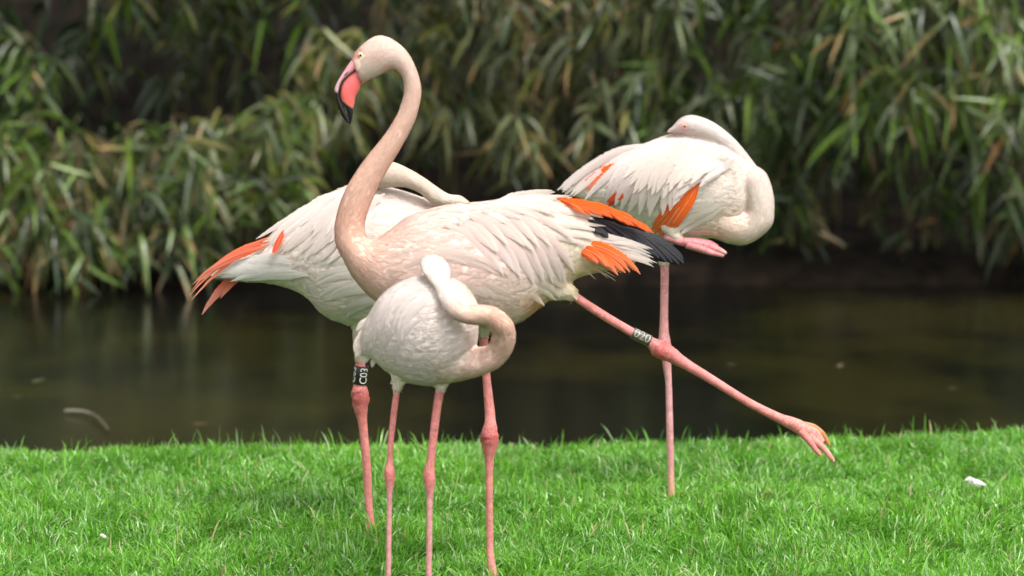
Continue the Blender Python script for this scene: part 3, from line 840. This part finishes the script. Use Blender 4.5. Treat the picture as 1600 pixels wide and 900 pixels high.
# ------------------------------------------------------------------ the flamingo behind on the left
YC = ground_Y(840)
C = Bird("white flamingo behind with orange wing feathers hanging over its tail and a black C03 ring", (579, 840), YC)
trunkC = loft([
    (724, 345, 722, 420, 26, 0), (700, 325, 695, 450, 50, 0), (660, 308, 660, 482, 68, 0), (615, 294, 618, 504, 78, 0), (560, 287, 565, 511, 76, 0), (510, 303, 512, 496, 66, 0), (472, 325, 478, 464, 54, 0),
    (442, 346, 446, 449, 42, 0), (415, 374, 415, 442, 30, 0), (380, 402, 385, 440, 18, 0), (350, 413, 352, 436, 9, 0), (340, 418, 340, 434, 4, 0)], YC,
    [(0, PINKW), (3, WHITE), (7, WHITE), (11, (0.80, 0.76, 0.70))], m=6, seg=32, fs=[(0, .025), (2, .036), (8, .036), (11, .03)])
neckC = loft([
    (690, 395, 690, 450, 24, 0), (716, 375, 730, 415, 22, 0), (722, 350, 752, 372, 20, -.01), (716, 334, 742, 328, 19, -.02), (706, 326, 722, 307, 17, -.035), (690, 322, 701, 303, 15, -.05), (673, 317, 682, 291, 15, -.055), (656, 302, 662, 277, 15, -.06), (633, 293, 640, 264, 16, -.06),
    (612, 293, 615, 253, 19, -.06), (592, 294, 592, 252, 20, -.055), (572, 293, 570, 262, 14, -.05), (558, 288, 557, 276, 6, -.045)], YC,
    [(0, PINKW), (4, (0.80, 0.68, 0.58)), (12, (0.80, 0.62, 0.52))], m=6, seg=24, fs=[(0, .02), (6, .012), (12, .009)], rev=True)
thC = loft(tube_pairs([(585, 475, 36, .0), (570, 520, 20, 0), (564, 552, 11, 0), (563, 565, 7, 0)]), YC, [(0, CREAM)], fs=[(0, .025)])
legC = loft(span_tube([(557, 570, 545), (555, 571, 575), (553, 571, 598), (550, 575, 608), (549, 577, 622), (553, 574.5, 640), (560, 574, 664), (566, 579.5, 725), (570, 582, 783), (573, 585, 815), (574, 587, 841)]), YC,
            [(0, LEG), (2, LEG), (4, JOINT), (6, LEG), (10, (0.72, 0.26, 0.24))], m=5, seg=14)
bareC = [knobble(legC)]
C.foot(580, 840, 0, 0.2, bareC, LEG)
C.body([trunkC, neckC, thC], bareC)
C.ring((562.5, 600), (565.5, 571.5), 11.5, 0, "C03", (0.012, 0.012, 0.012), (0.72, 0.70, 0.64), (0.45, -1.3), flip=1)
C.row("flight_feather", 8, [(418, 370, 296, 467, 9), (420, 374, 300, 452, 10), (418, 380, 312, 438, 11), (412, 388, 330, 424, 12)], SALMON, (0.82, 0.30, 0.20), jit=3, lift=(.05, .07), bend=0.05, base_dy=-.035, blunt=0.9)
C.row("flight_feather", 6, [(368, 428, 313, 492, 14), (372, 430, 322, 482, 13), (376, 432, 336, 468, 11), (382, 434, 352, 458, 8)], (0.85, 0.22, 0.13), (0.80, 0.36, 0.28), jit=2.5, lift=(.0, .006), bend=0.05, base_dy=.005, blunt=0.7)
C.row("wing_covert", 2, [(443, 360, 428, 398, 12), (440, 364, 424, 396, 9)], (0.86, 0.10, 0.03), jit=1, lift=(.085, .085))
C.row("scapular_feather", 12, [(495, 314, 404, 374, 15), (510, 318, 416, 390, 18), (530, 322, 446, 398, 20), (555, 325, 478, 403, 22), (590, 330, 510, 410, 24)], (0.845, 0.745, 0.70), jit=4, lift=(.012, .022), bend=0.02, blunt=0.75)
C.row("scapular_feather", 8, [(530, 298, 455, 340, 18), (560, 300, 490, 365, 20), (600, 305, 530, 385, 24)], (0.845, 0.745, 0.70), jit=5, lift=(.022, .03), bend=0.06, blunt=0.65)
C.row("tail_feather", 9, [(450, 404, 345, 416, 15), (455, 410, 336, 425, 19), (460, 422, 340, 434, 18), (480, 432, 372, 438, 17)], (0.82, 0.79, 0.75), jit=3, lift=(.05, .06), bend=0.05, blunt=0.5)
C.row("flank_feather", 9, [(560, 405, 480, 412, 22), (580, 425, 488, 448, 22), (590, 445, 505, 475, 24), (600, 465, 540, 495, 22)], (0.80, 0.745, 0.68), jit=5, lift=(.006, .014), bend=0.1, blunt=0.6)

# ------------------------------------------------------------------ the sleeping flamingo on the right
YD = ground_Y(792)
D = Bird("white flamingo asleep on one leg, head on its back, other foot tucked up", (1049, 792), YD)
trunkD = loft([
    (1176, 262, 1172, 340, 30, 0), (1150, 232, 1148, 366, 52, 0), (1110, 214, 1110, 372, 66, 0), (1065, 207, 1068, 377, 70, 0), (1022, 218, 1028, 368, 62, 0), (982, 236, 988, 350, 48, 0), (942, 258, 948, 330, 30, 0), (905, 284, 908, 311, 12, 0), (888, 294, 890, 302, 4, 0)], YD,
    [(0, (0.80, 0.68, 0.58)), (2, WHITE), (8, WHITE)], m=6, seg=32, fs=[(0, .025), (2, .034), (8, .036)])
chestD = loft([
    (1085, 285, 1080, 372, 50, -.01), (1112, 300, 1112, 372, 42, -.02), (1140, 322, 1136, 380, 34, -.035), (1158, 330, 1163, 383, 26, -.05), (1165, 332, 1186, 372, 22, -.06), (1168, 326, 1206, 352, 20, -.065), (1167, 312, 1210, 328, 19, -.065),
    (1163, 295, 1208, 300, 19, -.06), (1157, 279, 1198, 272, 18, -.05), (1156, 268, 1182, 259, 15, -.03), (1160, 262, 1172, 258, 8, -.02)], YD,
    [(0, CREAM), (3, (0.80, 0.65, 0.55)), (7, (0.80, 0.69, 0.62)), (10, PINKW)], m=6, seg=24, fs=[(0, .026), (4, .016), (10, .012)], rev=True)
neckD = loft([
    (1172, 292, 1194, 275, 16, -.01), (1162, 274, 1184, 262, 16, -.01), (1148, 256, 1170, 243, 16, -.015), (1128, 236, 1148, 217, 17, -.02), (1108, 222, 1123, 196, 18, -.025), (1090, 216, 1100, 184, 19, -.03), (1076, 213, 1080, 179.5, 18, -.03), (1062, 210, 1064, 184, 15, -.03), (1049, 207, 1051, 197, 8, -.03), (1042, 209, 1043, 204, 4, -.03)], YD,
    [(0, PINKW), (4, (0.80, 0.72, 0.68)), (9, (0.80, 0.64, 0.60))], m=6, seg=24, fs=[(0, .014), (5, .010), (9, .006)], rev=True)
thD = loft(tube_pairs([(1032, 340, 34, 0), (1036, 385, 15, 0), (1038, 412, 8, 0)]), YD, [(0, CREAM)], fs=[(0, .02)])
thD2 = loft(tube_pairs([(1046, 345, 20, -.06), (1054, 365, 11, -.08), (1064, 375, 6, -.085)]), YD, [(0, CREAM)], fs=[(0, .02)])
legD = loft(span_tube([(1032, 1045, 395), (1032, 1045, 430), (1031.5, 1044, 482), (1030, 1045, 518), (1028.5, 1047.5, 532), (1030, 1049, 546), (1034, 1049, 562), (1037, 1049, 580), (1040, 1050, 605), (1041, 1052, 671), (1043, 1053, 723), (1043, 1054, 760), (1042, 1055, 792)]), YD,
            [(0, LEGPALE), (3, LEGPALE), (5, (0.62, 0.25, 0.25)), (8, (0.68, 0.35, 0.36)), (10, LEGPALE), (11.4, (0.62, 0.38, 0.22)), (12, (0.5, 0.36, 0.15))], m=5, seg=14)
footD = [loft(tube_pairs([(1036, 371, 5, -.085), (1062, 377, 6.5, -.09), (1085, 380, 8, -.09), (1108, 385, 6.5, -.09), (1124, 391, 5, -.09), (1135, 396, 2.5, -.09)]), YD, [(0, (0.22, 0.10, 0.10)), (1, (0.66, 0.24, 0.26)), (3, (0.70, 0.24, 0.26)), (5, (0.5, 0.36, 0.30))], seg=12),
         loft(tube_pairs([(1072, 382, 6, -.095), (1096, 389, 6, -.10), (1112, 395, 4.5, -.10), (1131, 400, 2.4, -.10)]), YD, [(0, (0.66, 0.24, 0.26))], seg=10),
         loft(tube_pairs([(1080, 376, 5, -.075), (1105, 379, 5, -.07), (1122, 385, 2.4, -.07)]), YD, [(0, (0.66, 0.24, 0.26))], seg=10)]
bareD = [knobble(legD)] + footD
D.foot(1049, 792, 0, -0.2, bareD, (0.55, 0.34, 0.2))
D.body([trunkD, chestD, neckD, thD, thD2], bareD, blobs=[(1068, 198, 7, (0.80, 0.30, 0.28), 0.7), (1140, 345, 26, (0.80, 0.60, 0.48), 0.5)], skip=[(1069, 197, 5)])
D.eye(1070, 197, 3.0, (0.55, 0.22, 0.10))
D.row("flight_feather", 3, [(972, 250, 900, 284, 16), (968, 258, 916, 296, 16)], ORANGE, (0.85, 0.28, 0.14), jit=2, lift=(.016, .018))
D.row("flight_feather", 5, [(1000, 280, 962, 312, 14), (985, 290, 946, 322, 14)], (0.80, 0.10, 0.02), jit=2, lift=(.04, .042))
D.row("flight_feather", 4, [(1092, 286, 1036, 374, 18), (1082, 288, 1018, 360, 18)], ORANGE, (0.88, 0.16, 0.05), jit=1.0, lift=(.03, .036), blunt=0.3, mat=M.plain)
D.row("tertial_feather", 8, [(1010, 224, 872, 298, 22), (1000, 232, 880, 306, 22), (990, 245, 915, 314, 20)], (0.845, 0.745, 0.71), jit=3, lift=(.020, .030), bend=0.05, blunt=0.7)
D.row("tertial_feather", 17, [(1000, 236, 938, 320, 24), (1020, 232, 958, 328, 26), (1040, 236, 976, 336, 26), (1060, 240, 1010, 346, 28), (1080, 245, 1032, 332, 26), (1105, 248, 1050, 316, 26), (1135, 245, 1072, 296, 24), (1155, 250, 1100, 280, 20)], (0.845, 0.745, 0.71), jit=4, lift=(.045, .06), bend=0.07, blunt=0.55)
D.row("wing_covert", 16, [(1038, 224, 975, 285, 26), (1066, 226, 1012, 305, 28), (1098, 230, 1052, 298, 26), (1138, 240, 1100, 272, 20)], WHITE, jit=7, lift=(.056, .07), bend=0.04, blunt=0.85, camber=0.1)
D.row("flank_feather", 8, [(1150, 268, 1082, 312, 20), (1150, 285, 1062, 335, 22), (1145, 305, 1050, 352, 22), (1135, 325, 1055, 366, 22)], (0.79, 0.715, 0.63), jit=4, lift=(.004, .010), bend=0.06, blunt=0.6)

# ------------------------------------------------------------------ bamboo
PAL = {
    'fresh': [((0.085, 0.155, 0.014), None), ((0.120, 0.195, 0.024), None), ((0.080, 0.140, 0.022), None)],
    'dark': [((0.016, 0.036, 0.008), None), ((0.026, 0.052, 0.013), None)],  # near-black greens: shade among the leaves put into their colour
    'grey': [((0.090, 0.115, 0.046), None), ((0.120, 0.140, 0.066), None), ((0.060, 0.088, 0.032), None)],
    'olive': [((0.150, 0.165, 0.030), None), ((0.170, 0.155, 0.045), None), ((0.105, 0.112, 0.026), None)],
    'tip': [((0.080, 0.125, 0.030), (0.38, 0.24, 0.10)), ((0.100, 0.125, 0.038), (0.42, 0.28, 0.13)), ((0.10, 0.12, 0.03), (0.30, 0.19, 0.08))],
    'dry': [((0.28, 0.19, 0.085), None), ((0.20, 0.14, 0.065), None), ((0.34, 0.17, 0.05), None)],
}
LT = np.array([0, 0.1, 0.3, 0.55, 0.8, 1.0]); LWID = np.array([0.12, 0.7, 1.0, 0.85, 0.45, 0.0])

def leaf_batch(base, d0, L, droop, wid, roll, c0, c1):
    """vectorised leaves: two half blades folded on the midrib -> verts, quads, cols"""
    n = len(base)
    K = len(LT)
    ctr = base[:, None] + L[:, None, None] * (d0[:, None] * LT[None, :, None]) + np.array([0, 0, -1.0]) * (L[:, None] * droop[:, None] * LT[None] ** 2)[..., None]
    tg = norm(np.gradient(ctr, axis=1))
    ref = norm(np.stack([np.cos(roll), np.sin(roll), np.full(n, 0.15)], -1))
    w = norm(np.cross(tg, np.broadcast_to(ref[:, None], tg.shape)))
    nn = np.cross(w, tg)
    hw = (wid * L)[:, None] * LWID[None]
    a = ctr + w * hw[..., None] + nn * (hw * 0.35)[..., None]
    b = ctr - w * hw[..., None] + nn * (hw * 0.35)[..., None]
    v = np.stack([a, ctr, b], 2).reshape(-1, 3)
    i0 = (np.arange(n) * K * 3)[:, None, None] + (np.arange(K - 1) * 3)[None, :, None]
    q = np.concatenate([i0 + np.array([0, 1, 4, 3]), i0 + np.array([1, 2, 5, 4])], 1).reshape(-1, 4)
    f = np.clip((LT - 0.35) / 0.4, 0, 1)[None, :, None]
    c = c0[:, None] * (1 - f) + c1[:, None] * f
    col = np.repeat(c, 3, 1).reshape(-1, 3)
    return v, q, col

def pick(pals, n):
    names = list(pals); p = np.array([pals[k] for k in names], float); p /= p.sum()
    ch = RNG.choice(len(names), n, p=p)
    c0 = np.empty((n, 3)); c1 = np.empty((n, 3))
    for i in range(n):
        e = PAL[names[ch[i]]]
        a, b = e[RNG.integers(len(e))]
        c0[i] = a; c1[i] = b if b is not None else a
    j = RNG.uniform(0.45, 1.45, (n, 1))
    return c0 * j, c1 * j

def sprays(pts, lens, kmin=6, kmax=10, hang=0.75):
    """fan of hanging leaves at each twig end"""
    B0, D0, LL, DR, RO = [], [], [], [], []
    for p, l in zip(pts, lens):
        az = RNG.uniform(0, 2 * math.pi)
        for i in range(RNG.integers(kmin, kmax + 1)):
            a = az + RNG.normal(0, 1.1)
            el = -hang + 0.4 + RNG.normal(0, 0.42)
            d = np.array([math.cos(a) * math.cos(el), math.sin(a) * math.cos(el) * 0.8, math.sin(el)])
            B0.append(p + RNG.normal(0, 0.018, 3) + np.array([0, 0, 0.02 * i])); D0.append(d)
            LL.append(l * RNG.uniform(0.5, 1.0)); DR.append(RNG.uniform(0.3, 1.0)); RO.append(math.pi / 2 + RNG.normal(0, 0.7))
    return np.array(B0), norm(np.array(D0)), np.array(LL), np.array(DR), np.array(RO)

def tube_mesh(paths, seg=6):
    V, Q, off = [], [], 0
    for pts, r0, r1 in paths:
        pts = np.asarray(pts, float); n = len(pts)
        t = norm(np.gradient(pts, axis=0))
        u = norm(np.cross(t, np.array([0.31, 0.95, 0.1]))); w = np.cross(t, u)
        ph = np.arange(seg) / seg * 2 * math.pi
        r = np.linspace(r0, r1, n)
        g = pts[:, None] + (u[:, None] * np.cos(ph)[None, :, None] + w[:, None] * np.sin(ph)[None, :, None]) * r[:, None, None]
        i = np.arange(n * seg).reshape(n, seg) + off; j = np.roll(i, -1, 1)
        V.append(g.reshape(-1, 3)); Q.append(np.stack([i[:-1], j[:-1], j[1:], i[1:]], -1).reshape(-1, 4)); off += n * seg
    return np.concatenate(V), np.concatenate(Q)

# prototypes for leaves that are objects of their own
PROTO = {}
for pn in PAL:
    lst = []
    for e in PAL[pn]:
        for dr in (0.3, 0.7):
            v, q, c = leaf_batch(np.zeros((1, 3)), np.array([[0, 0, -1.0]]) + np.array([[0.75 if dr > .5 else 0.3, 0, 0.3 if dr > .5 else 0]]), np.array([1.0]), np.array([dr]), np.array([0.078]), np.array([math.pi / 2 + 0.3]), np.array([e[0]]), np.array([e[1] or e[0]]))
            lst.append(mesh_data("bamboo_leaf", v, q, [M.leaf], c))
    PROTO[pn] = lst

def gap(qx, qy):
    """how leafy the wall of bamboo is (1) or how deep its openings are (0)"""
    k = 1.0
    for (ex, ey, rx, ry) in ((300, 105, 190, 75), (120, 160, 60, 60), (600, 250, 70, 70), (1400, 310, 150, 70), (690, 270, 110, 40), (1290, 130, 30, 60), (520, 20, 60, 40), (880, 200, 35, 40), (1540, 250, 30, 60), (1130, 60, 30, 40), (960, 150, 25, 40)):
        d = math.hypot((qx - ex) / rx, (qy - ey) / ry)
        k = min(k, max(0.0, min(1.0, (d - 0.8) / 0.4)))
    return k * (0.55 + 0.45 * float(np.clip(vnoise(np.array(qx / 55.0), np.array(qy / 40.0), 41) * 2 + 0.5, 0, 1)))

def clump(label, px0, px1, py0, py1, n, Y0, Y1, pals, leaf=0.2, near=30, up=0.5, canes=5, shape=None, hang=0.8):
    """one bamboo plant: canes rooted on the bank, arching forwards, leaf sprays in the given window"""
    cx = (px0 + px1) / 2
    bx = P(cx, 300, (Y0 + Y1) / 2 + 0.7)[0]
    byy = max((Y0 + Y1) / 2 + 0.7, float(shore(np.array([bx]))[0]) + 0.45)
    bz = float(bank_zf(np.array([[bx]]), np.array([[byy]]))[0, 0])
    base = np.array([bx, byy, bz])
    root = bpy.data.objects.new("bamboo_plant", None); scene.collection.objects.link(root)
    root.location = base; root.empty_display_size = 0.2
    tag(root, label, "bamboo", "bamboo plants along the far bank")
    # spray points
    pts = []
    while len(pts) < n:
        x, y = RNG.random(), RNG.random()
        if shape is not None and RNG.random() > shape(x, y): continue
        qx, qy = px0 + x * (px1 - px0), py0 + y * (py1 - py0)
        if RNG.random() > 0.12 + 0.88 * gap(qx, qy): continue
        Y = Y0 + (Y1 - Y0) * RNG.random()
        # arching habit: lower sprays hang further forwards
        pts.append(P(px0 + x * (px1 - px0), py0 + y * (py1 - py0), Y))
    pts = np.array(pts)
    # canes
    cps = []
    w = (P(px1, 200, Y0) - P(px0, 200, Y0))[0]
    top = max(pts[:, 2].max(), 0.6)
    for i in range(canes):
        fx = (i + 0.5) / canes - 0.5
        b = base + np.array([fx * 0.35 + RNG.normal(0, .04), RNG.normal(0, 0.08), -0.05])
        b[2] = bank_zf(np.array([[b[0]]]), np.array([[b[1]]]))[0, 0] - 0.05
        e = np.array([bx + fx * w * 0.9, (Y0 + Y1) / 2 + RNG.normal(0, 0.1), top * RNG.uniform(0.8, 1.1)])
        s = np.linspace(0, 1, 9)[:, None]
        path = b + (e - b) * np.stack([s[:, 0] ** 1.5, s[:, 0] ** 2.2, np.sin(s[:, 0] * math.pi / 2) ** 0.9], -1)
        cps.append(path)
        v, q = tube_mesh([(path, RNG.uniform(0.007, 0.011), 0.003)])
        c = np.tile(np.array([0.10, 0.085, 0.035]) * RNG.uniform(0.6, 1.3), (len(v), 1))
        link("cane", mesh_data("cane", v - base, q, [M.cane], c), root)
    allc = np.concatenate([c[3:] for c in cps])
    tw = []
    for p in pts:
        d = np.linalg.norm(allc - p - np.array([0, 0, 0.15]), axis=1)
        a = allc[np.argmin(d)]
        mid = (a + p) / 2 + np.array([0, 0, 0.12 * np.linalg.norm(a - p)])
        s = np.linspace(0, 1, 6)[:, None]
        tw.append(((1 - s) ** 2 * a + 2 * s * (1 - s) * mid + s * s * (p + np.array([0, 0, 0.01])), 0.0028, 0.0014))
    v, q = tube_mesh(tw, 4)
    c = np.tile((0.13, 0.10, 0.05), (len(v), 1))
    o = link("twigs", mesh_data("twigs", v - base, q, [M.cane], c), root); o["kind"] = "stuff"
    B0, D0, LL, DR, RO = sprays(pts, RNG.uniform(0.8, 1.15, n) * leaf, hang=hang)
    order = np.argsort(B0[:, 1])
    # the nearest leaves are objects of their own
    pool = order[:int(len(order) * 0.35)]
    single = RNG.choice(pool, min(near, len(pool)), replace=False)
    mask = np.ones(len(B0), bool); mask[single] = False
    c0, c1 = pick(pals, len(B0))
    v, q, c = leaf_batch(B0[mask], D0[mask], LL[mask], DR[mask], RNG.uniform(0.055, 0.09, mask.sum()), RO[mask], c0[mask], c1[mask])
    o = link("foliage", mesh_data("foliage", v - base, q, [M.leaf], c), root); o["kind"] = "stuff"
    names = list(pals); pw = np.array([pals[k] for k in names], float); pw /= pw.sum()
    for i in single:
        pl = PROTO[names[RNG.choice(len(names), p=pw)]]
        lo = link("leaf", pl[RNG.integers(len(pl))], root, B0[i] - base)
        rq = Vector((0, 0, -1)).rotation_difference(Vector(D0[i]))
        lo.rotation_mode = 'QUATERNION'
        lo.rotation_quaternion = rq @ Matrix.Rotation(RNG.uniform(-0.8, 0.8) + (math.pi if RNG.random() < .5 else 0), 4, 'Z').to_quaternion()
        k = LL[i]; lo.scale = (k, k, k)
    return root

S0 = SHORE
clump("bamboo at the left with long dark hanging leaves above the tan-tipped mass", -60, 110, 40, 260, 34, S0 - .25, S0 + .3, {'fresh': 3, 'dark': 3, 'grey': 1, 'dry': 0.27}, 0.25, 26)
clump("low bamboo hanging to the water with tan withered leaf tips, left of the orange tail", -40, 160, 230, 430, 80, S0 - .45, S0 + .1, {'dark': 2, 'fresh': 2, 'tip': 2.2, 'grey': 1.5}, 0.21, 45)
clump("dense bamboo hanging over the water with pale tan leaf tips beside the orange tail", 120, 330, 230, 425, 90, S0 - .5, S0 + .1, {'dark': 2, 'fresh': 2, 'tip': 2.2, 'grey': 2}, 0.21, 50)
clump("dense bamboo mound of yellow-green arching leaves behind the left flamingo's back", 260, 490, 165, 350, 110, S0 - .5, S0 + .15, {'fresh': 3, 'olive': 3, 'grey': 2.5, 'dark': 1}, 0.19, 50, shape=lambda x, y: 1.0 if y > 0.45 - 0.5 * x else 0.15)
clump("sparse bamboo with dim green leaves high above the yellow-green mound", 150, 500, -90, 60, 60, S0 + .1, S0 + .8, {'fresh': 2, 'dark': 3, 'olive': 1}, 0.2, 22)
clump("thin yellowish bamboo spray behind the upright flamingo's head", 460, 570, 50, 230, 36, S0, S0 + .4, {'olive': 4, 'grey': 2, 'tip': 1, 'fresh': 1}, 0.2, 18)
clump("dull olive bamboo behind the bend of the upright neck", 560, 790, -60, 290, 110, S0 + .25, S0 + .9, {'olive': 3, 'grey': 4, 'dark': 2, 'dry': 0.32}, 0.2, 36)
clump("grey-green bamboo with tan drooping leaves between the upright neck and the sleeping head", 770, 1010, -60, 280, 115, S0 - .05, S0 + .7, {'grey': 4, 'olive': 2, 'tip': 1.6, 'dark': 2, 'dry': 0.36}, 0.2, 45)
clump("pale grey-green bamboo rising behind the sleeping flamingo's head", 980, 1190, -40, 240, 95, S0 - .1, S0 + .6, {'grey': 5, 'fresh': 2, 'dark': 2, 'dry': 0.23}, 0.2, 42)
clump("deep green glossy bamboo to the right of the sleeping flamingo", 1150, 1350, -60, 280, 105, S0 - .2, S0 + .5, {'fresh': 3, 'dark': 3, 'grey': 2, 'dry': 0.14}, 0.21, 45, shape=lambda x, y: 1.0 if y < 0.75 else 0.4)
clump("bright green bamboo with the largest leaves, hanging at the right with one orange leaf", 1320, 1600, -80, 220, 120, S0 - .6, S0 + .1, {'fresh': 5, 'grey': 2, 'dark': 1, 'tip': .8, 'dry': 0.11}, 0.25, 60)
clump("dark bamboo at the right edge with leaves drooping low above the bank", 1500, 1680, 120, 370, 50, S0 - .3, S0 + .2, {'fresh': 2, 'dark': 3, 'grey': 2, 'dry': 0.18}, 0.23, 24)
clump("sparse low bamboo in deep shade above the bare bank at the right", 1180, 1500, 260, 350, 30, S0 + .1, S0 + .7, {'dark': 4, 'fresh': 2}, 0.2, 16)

clump("wispy low shoots over the brown bank at the right", 1200, 1600, 320, 395, 26, S0 + .15, S0 + .6, {'dark': 3, 'olive': 1, 'dry': 0.5}, 0.15, 10)
clump("bamboo farther along the bank, left of the long dark hanging leaves", -420, -60, -40, 420, 130, S0 - .4, S0 + .4, {'fresh': 2, 'dark': 3, 'tip': 1, 'grey': 1}, 0.22, 0)
clump("bamboo at the far left end of the bank", -800, -400, -40, 420, 130, S0 - .4, S0 + .4, {'fresh': 2, 'dark': 3, 'tip': 1, 'grey': 1}, 0.22, 0)
clump("bamboo farther along the bank, right of the low drooping dark leaves", 1660, 2020, -60, 380, 130, S0 - .4, S0 + .4, {'fresh': 3, 'dark': 3, 'grey': 1}, 0.23, 0)
clump("bamboo at the far right end of the bank", 2000, 2400, -60, 380, 130, S0 - .4, S0 + .4, {'fresh': 3, 'dark': 3, 'grey': 1}, 0.23, 0)

# deep shade behind, put into dark leaf colours: leaves too dense and far back to tell apart, and an unseen crown added above for its shade
def thicket(n, x0, x1, y0, y1, z0, z1_, pals, leaf, label):
    pts = np.stack([RNG.uniform(x0, x1, n), RNG.uniform(y0, y1, n), RNG.uniform(z0, z1_, n)], -1)
    g = bank_zf(pts[:, :1], pts[:, 1:2])[:, 0]
    pts = pts[pts[:, 2] > g + 0.05]
    n = len(pts)
    B0, D0, LL, DR, RO = sprays(pts, RNG.uniform(0.8, 1.2, n) * leaf, 4, 6)
    c0, c1 = pick(pals, len(B0))
    v, q, c = leaf_batch(B0, D0, LL, DR, RNG.uniform(0.07, 0.10, len(B0)), RO, c0, c1)
    o = link("bamboo_thicket", mesh_data("bamboo_thicket", v, q, [M.leaf], c))
    tag(o, label, "thicket", kind="stuff")
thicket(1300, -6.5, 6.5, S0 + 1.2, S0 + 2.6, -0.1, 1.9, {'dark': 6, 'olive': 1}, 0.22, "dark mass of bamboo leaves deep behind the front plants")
thicket(4600, -6.5, 6.5, S0 - .5, S0 + 2.6, 1.6, 4.2, {'fresh': 2, 'dark': 3, 'grey': 1}, 0.24, "added bamboo crown arching unseen over the far bank to shade the front plants")

# ------------------------------------------------------------------ small things
def small(name, v, f, col, mat, loc, label, cat, group=None):
    o = link(name, mesh_data(name, np.asarray(v), f, [mat], np.tile(col, (len(v), 1)) if np.ndim(col) == 1 else col), None, loc)
    tag(o, label, cat, group)
    return o

def fallen_feather(px, py, size, label):
    c = on_plane(px, py, 0.046)
    root = bpy.data.objects.new("fallen_feather", None); scene.collection.objects.link(root); root.location = c
    tag(root, label, "feather")
    for i in range(9):
        a = -0.4 + i * 0.24 + random.uniform(-.1, .1)
        s = np.linspace(0, 1, 7)
        d = np.array([math.cos(a), -0.25, 0.35 * math.sin(a) + 0.1])
        ctr = d * (s * size)[:, None] * random.uniform(.7, 1) + np.array([0, 0, -1]) * (s ** 2 * size * 0.35)[:, None]
        V, q, cc, U = feather_mesh(ctr, size * 0.2, np.tile([0, -.5, .8], (7, 1)), (0.86, 0.84, 0.82))
        link("down_tuft", mesh_data("down_tuft", V, q, [M.fea], cc, U), root)
fallen_feather(1508, 750, 0.06, "curled white down feather lying in the grass beyond the stretched-out foot")
fallen_feather(156, 836, 0.022, "tiny white down feather lying in the grass below the floating twig")

def floating_leaf(px, py, L, ang, rgb, label):
    c = on_plane(px, py, WZ + 0.004)
    d = np.array([[math.cos(ang), math.sin(ang), 0.05]])
    v, q, cc = leaf_batch(np.zeros((1, 3)), d, np.array([L]), np.array([0.03]), np.array([0.09]), np.array([0.0]), np.array([rgb]), np.array([rgb]))
    # lay the blade flat on the water
    v[:, 2] = 0.004 + 0.004 * np.abs(v[:, 2])
    k = v.reshape(-1, 3, 3)
    s = np.array([-math.sin(ang), math.cos(ang), 0])
    for i in range(len(LT)):
        k[i, 0] = k[i, 1] + s * L * 0.09 * LWID[i]; k[i, 2] = k[i, 1] - s * L * 0.09 * LWID[i]
    o = link("floating_leaf", mesh_data("floating_leaf", k.reshape(-1, 3), q, [M.leaf], cc), None, c)
    tag(o, label, "leaf")
floating_leaf(50, 598, 0.10, 1.1, (0.20, 0.19, 0.09), "pale narrow leaf floating on the water left of the twig")
floating_leaf(300, 664, 0.07, 0.3, (0.30, 0.20, 0.10), "tan leaf floating on the water close to the grass edge")
floating_leaf(18, 622, 0.06, 0.6, (0.16, 0.17, 0.09), "small grey-green leaf floating at the left end of the pond")
floating_leaf(1135, 572, 0.05, 0.4, (0.30, 0.30, 0.24), "small pale leaf floating beyond the stretched-out leg")
floating_leaf(1480, 608, 0.06, 0.2, (0.24, 0.19, 0.09), "brownish leaf floating beyond the white down feather")
floating_leaf(1310, 575, 0.12, 1.3, (0.17, 0.16, 0.08), "long olive leaf floating in the middle of the dark water at the right")
a, b = on_plane(102, 642, WZ + .012), on_plane(170, 676, WZ + .006)
s = np.linspace(0, 1, 10)[:, None]
pth = a + (b - a) * s + np.array([0, 0.12, 0.0]) * np.sin(s * math.pi) + np.array([0, 0, 0.012]) * np.sin(s * 2.2)
v, q = tube_mesh([(pth, 0.006, 0.0035)], 8)
cc = np.tile((0.12, 0.10, 0.06), (len(v), 1)); cc[:40] = (0.24, 0.22, 0.17)
small("twig", v - a, q, cc, M.cane, a, "bent pale twig floating on the dark water near the lawn edge", "twig")
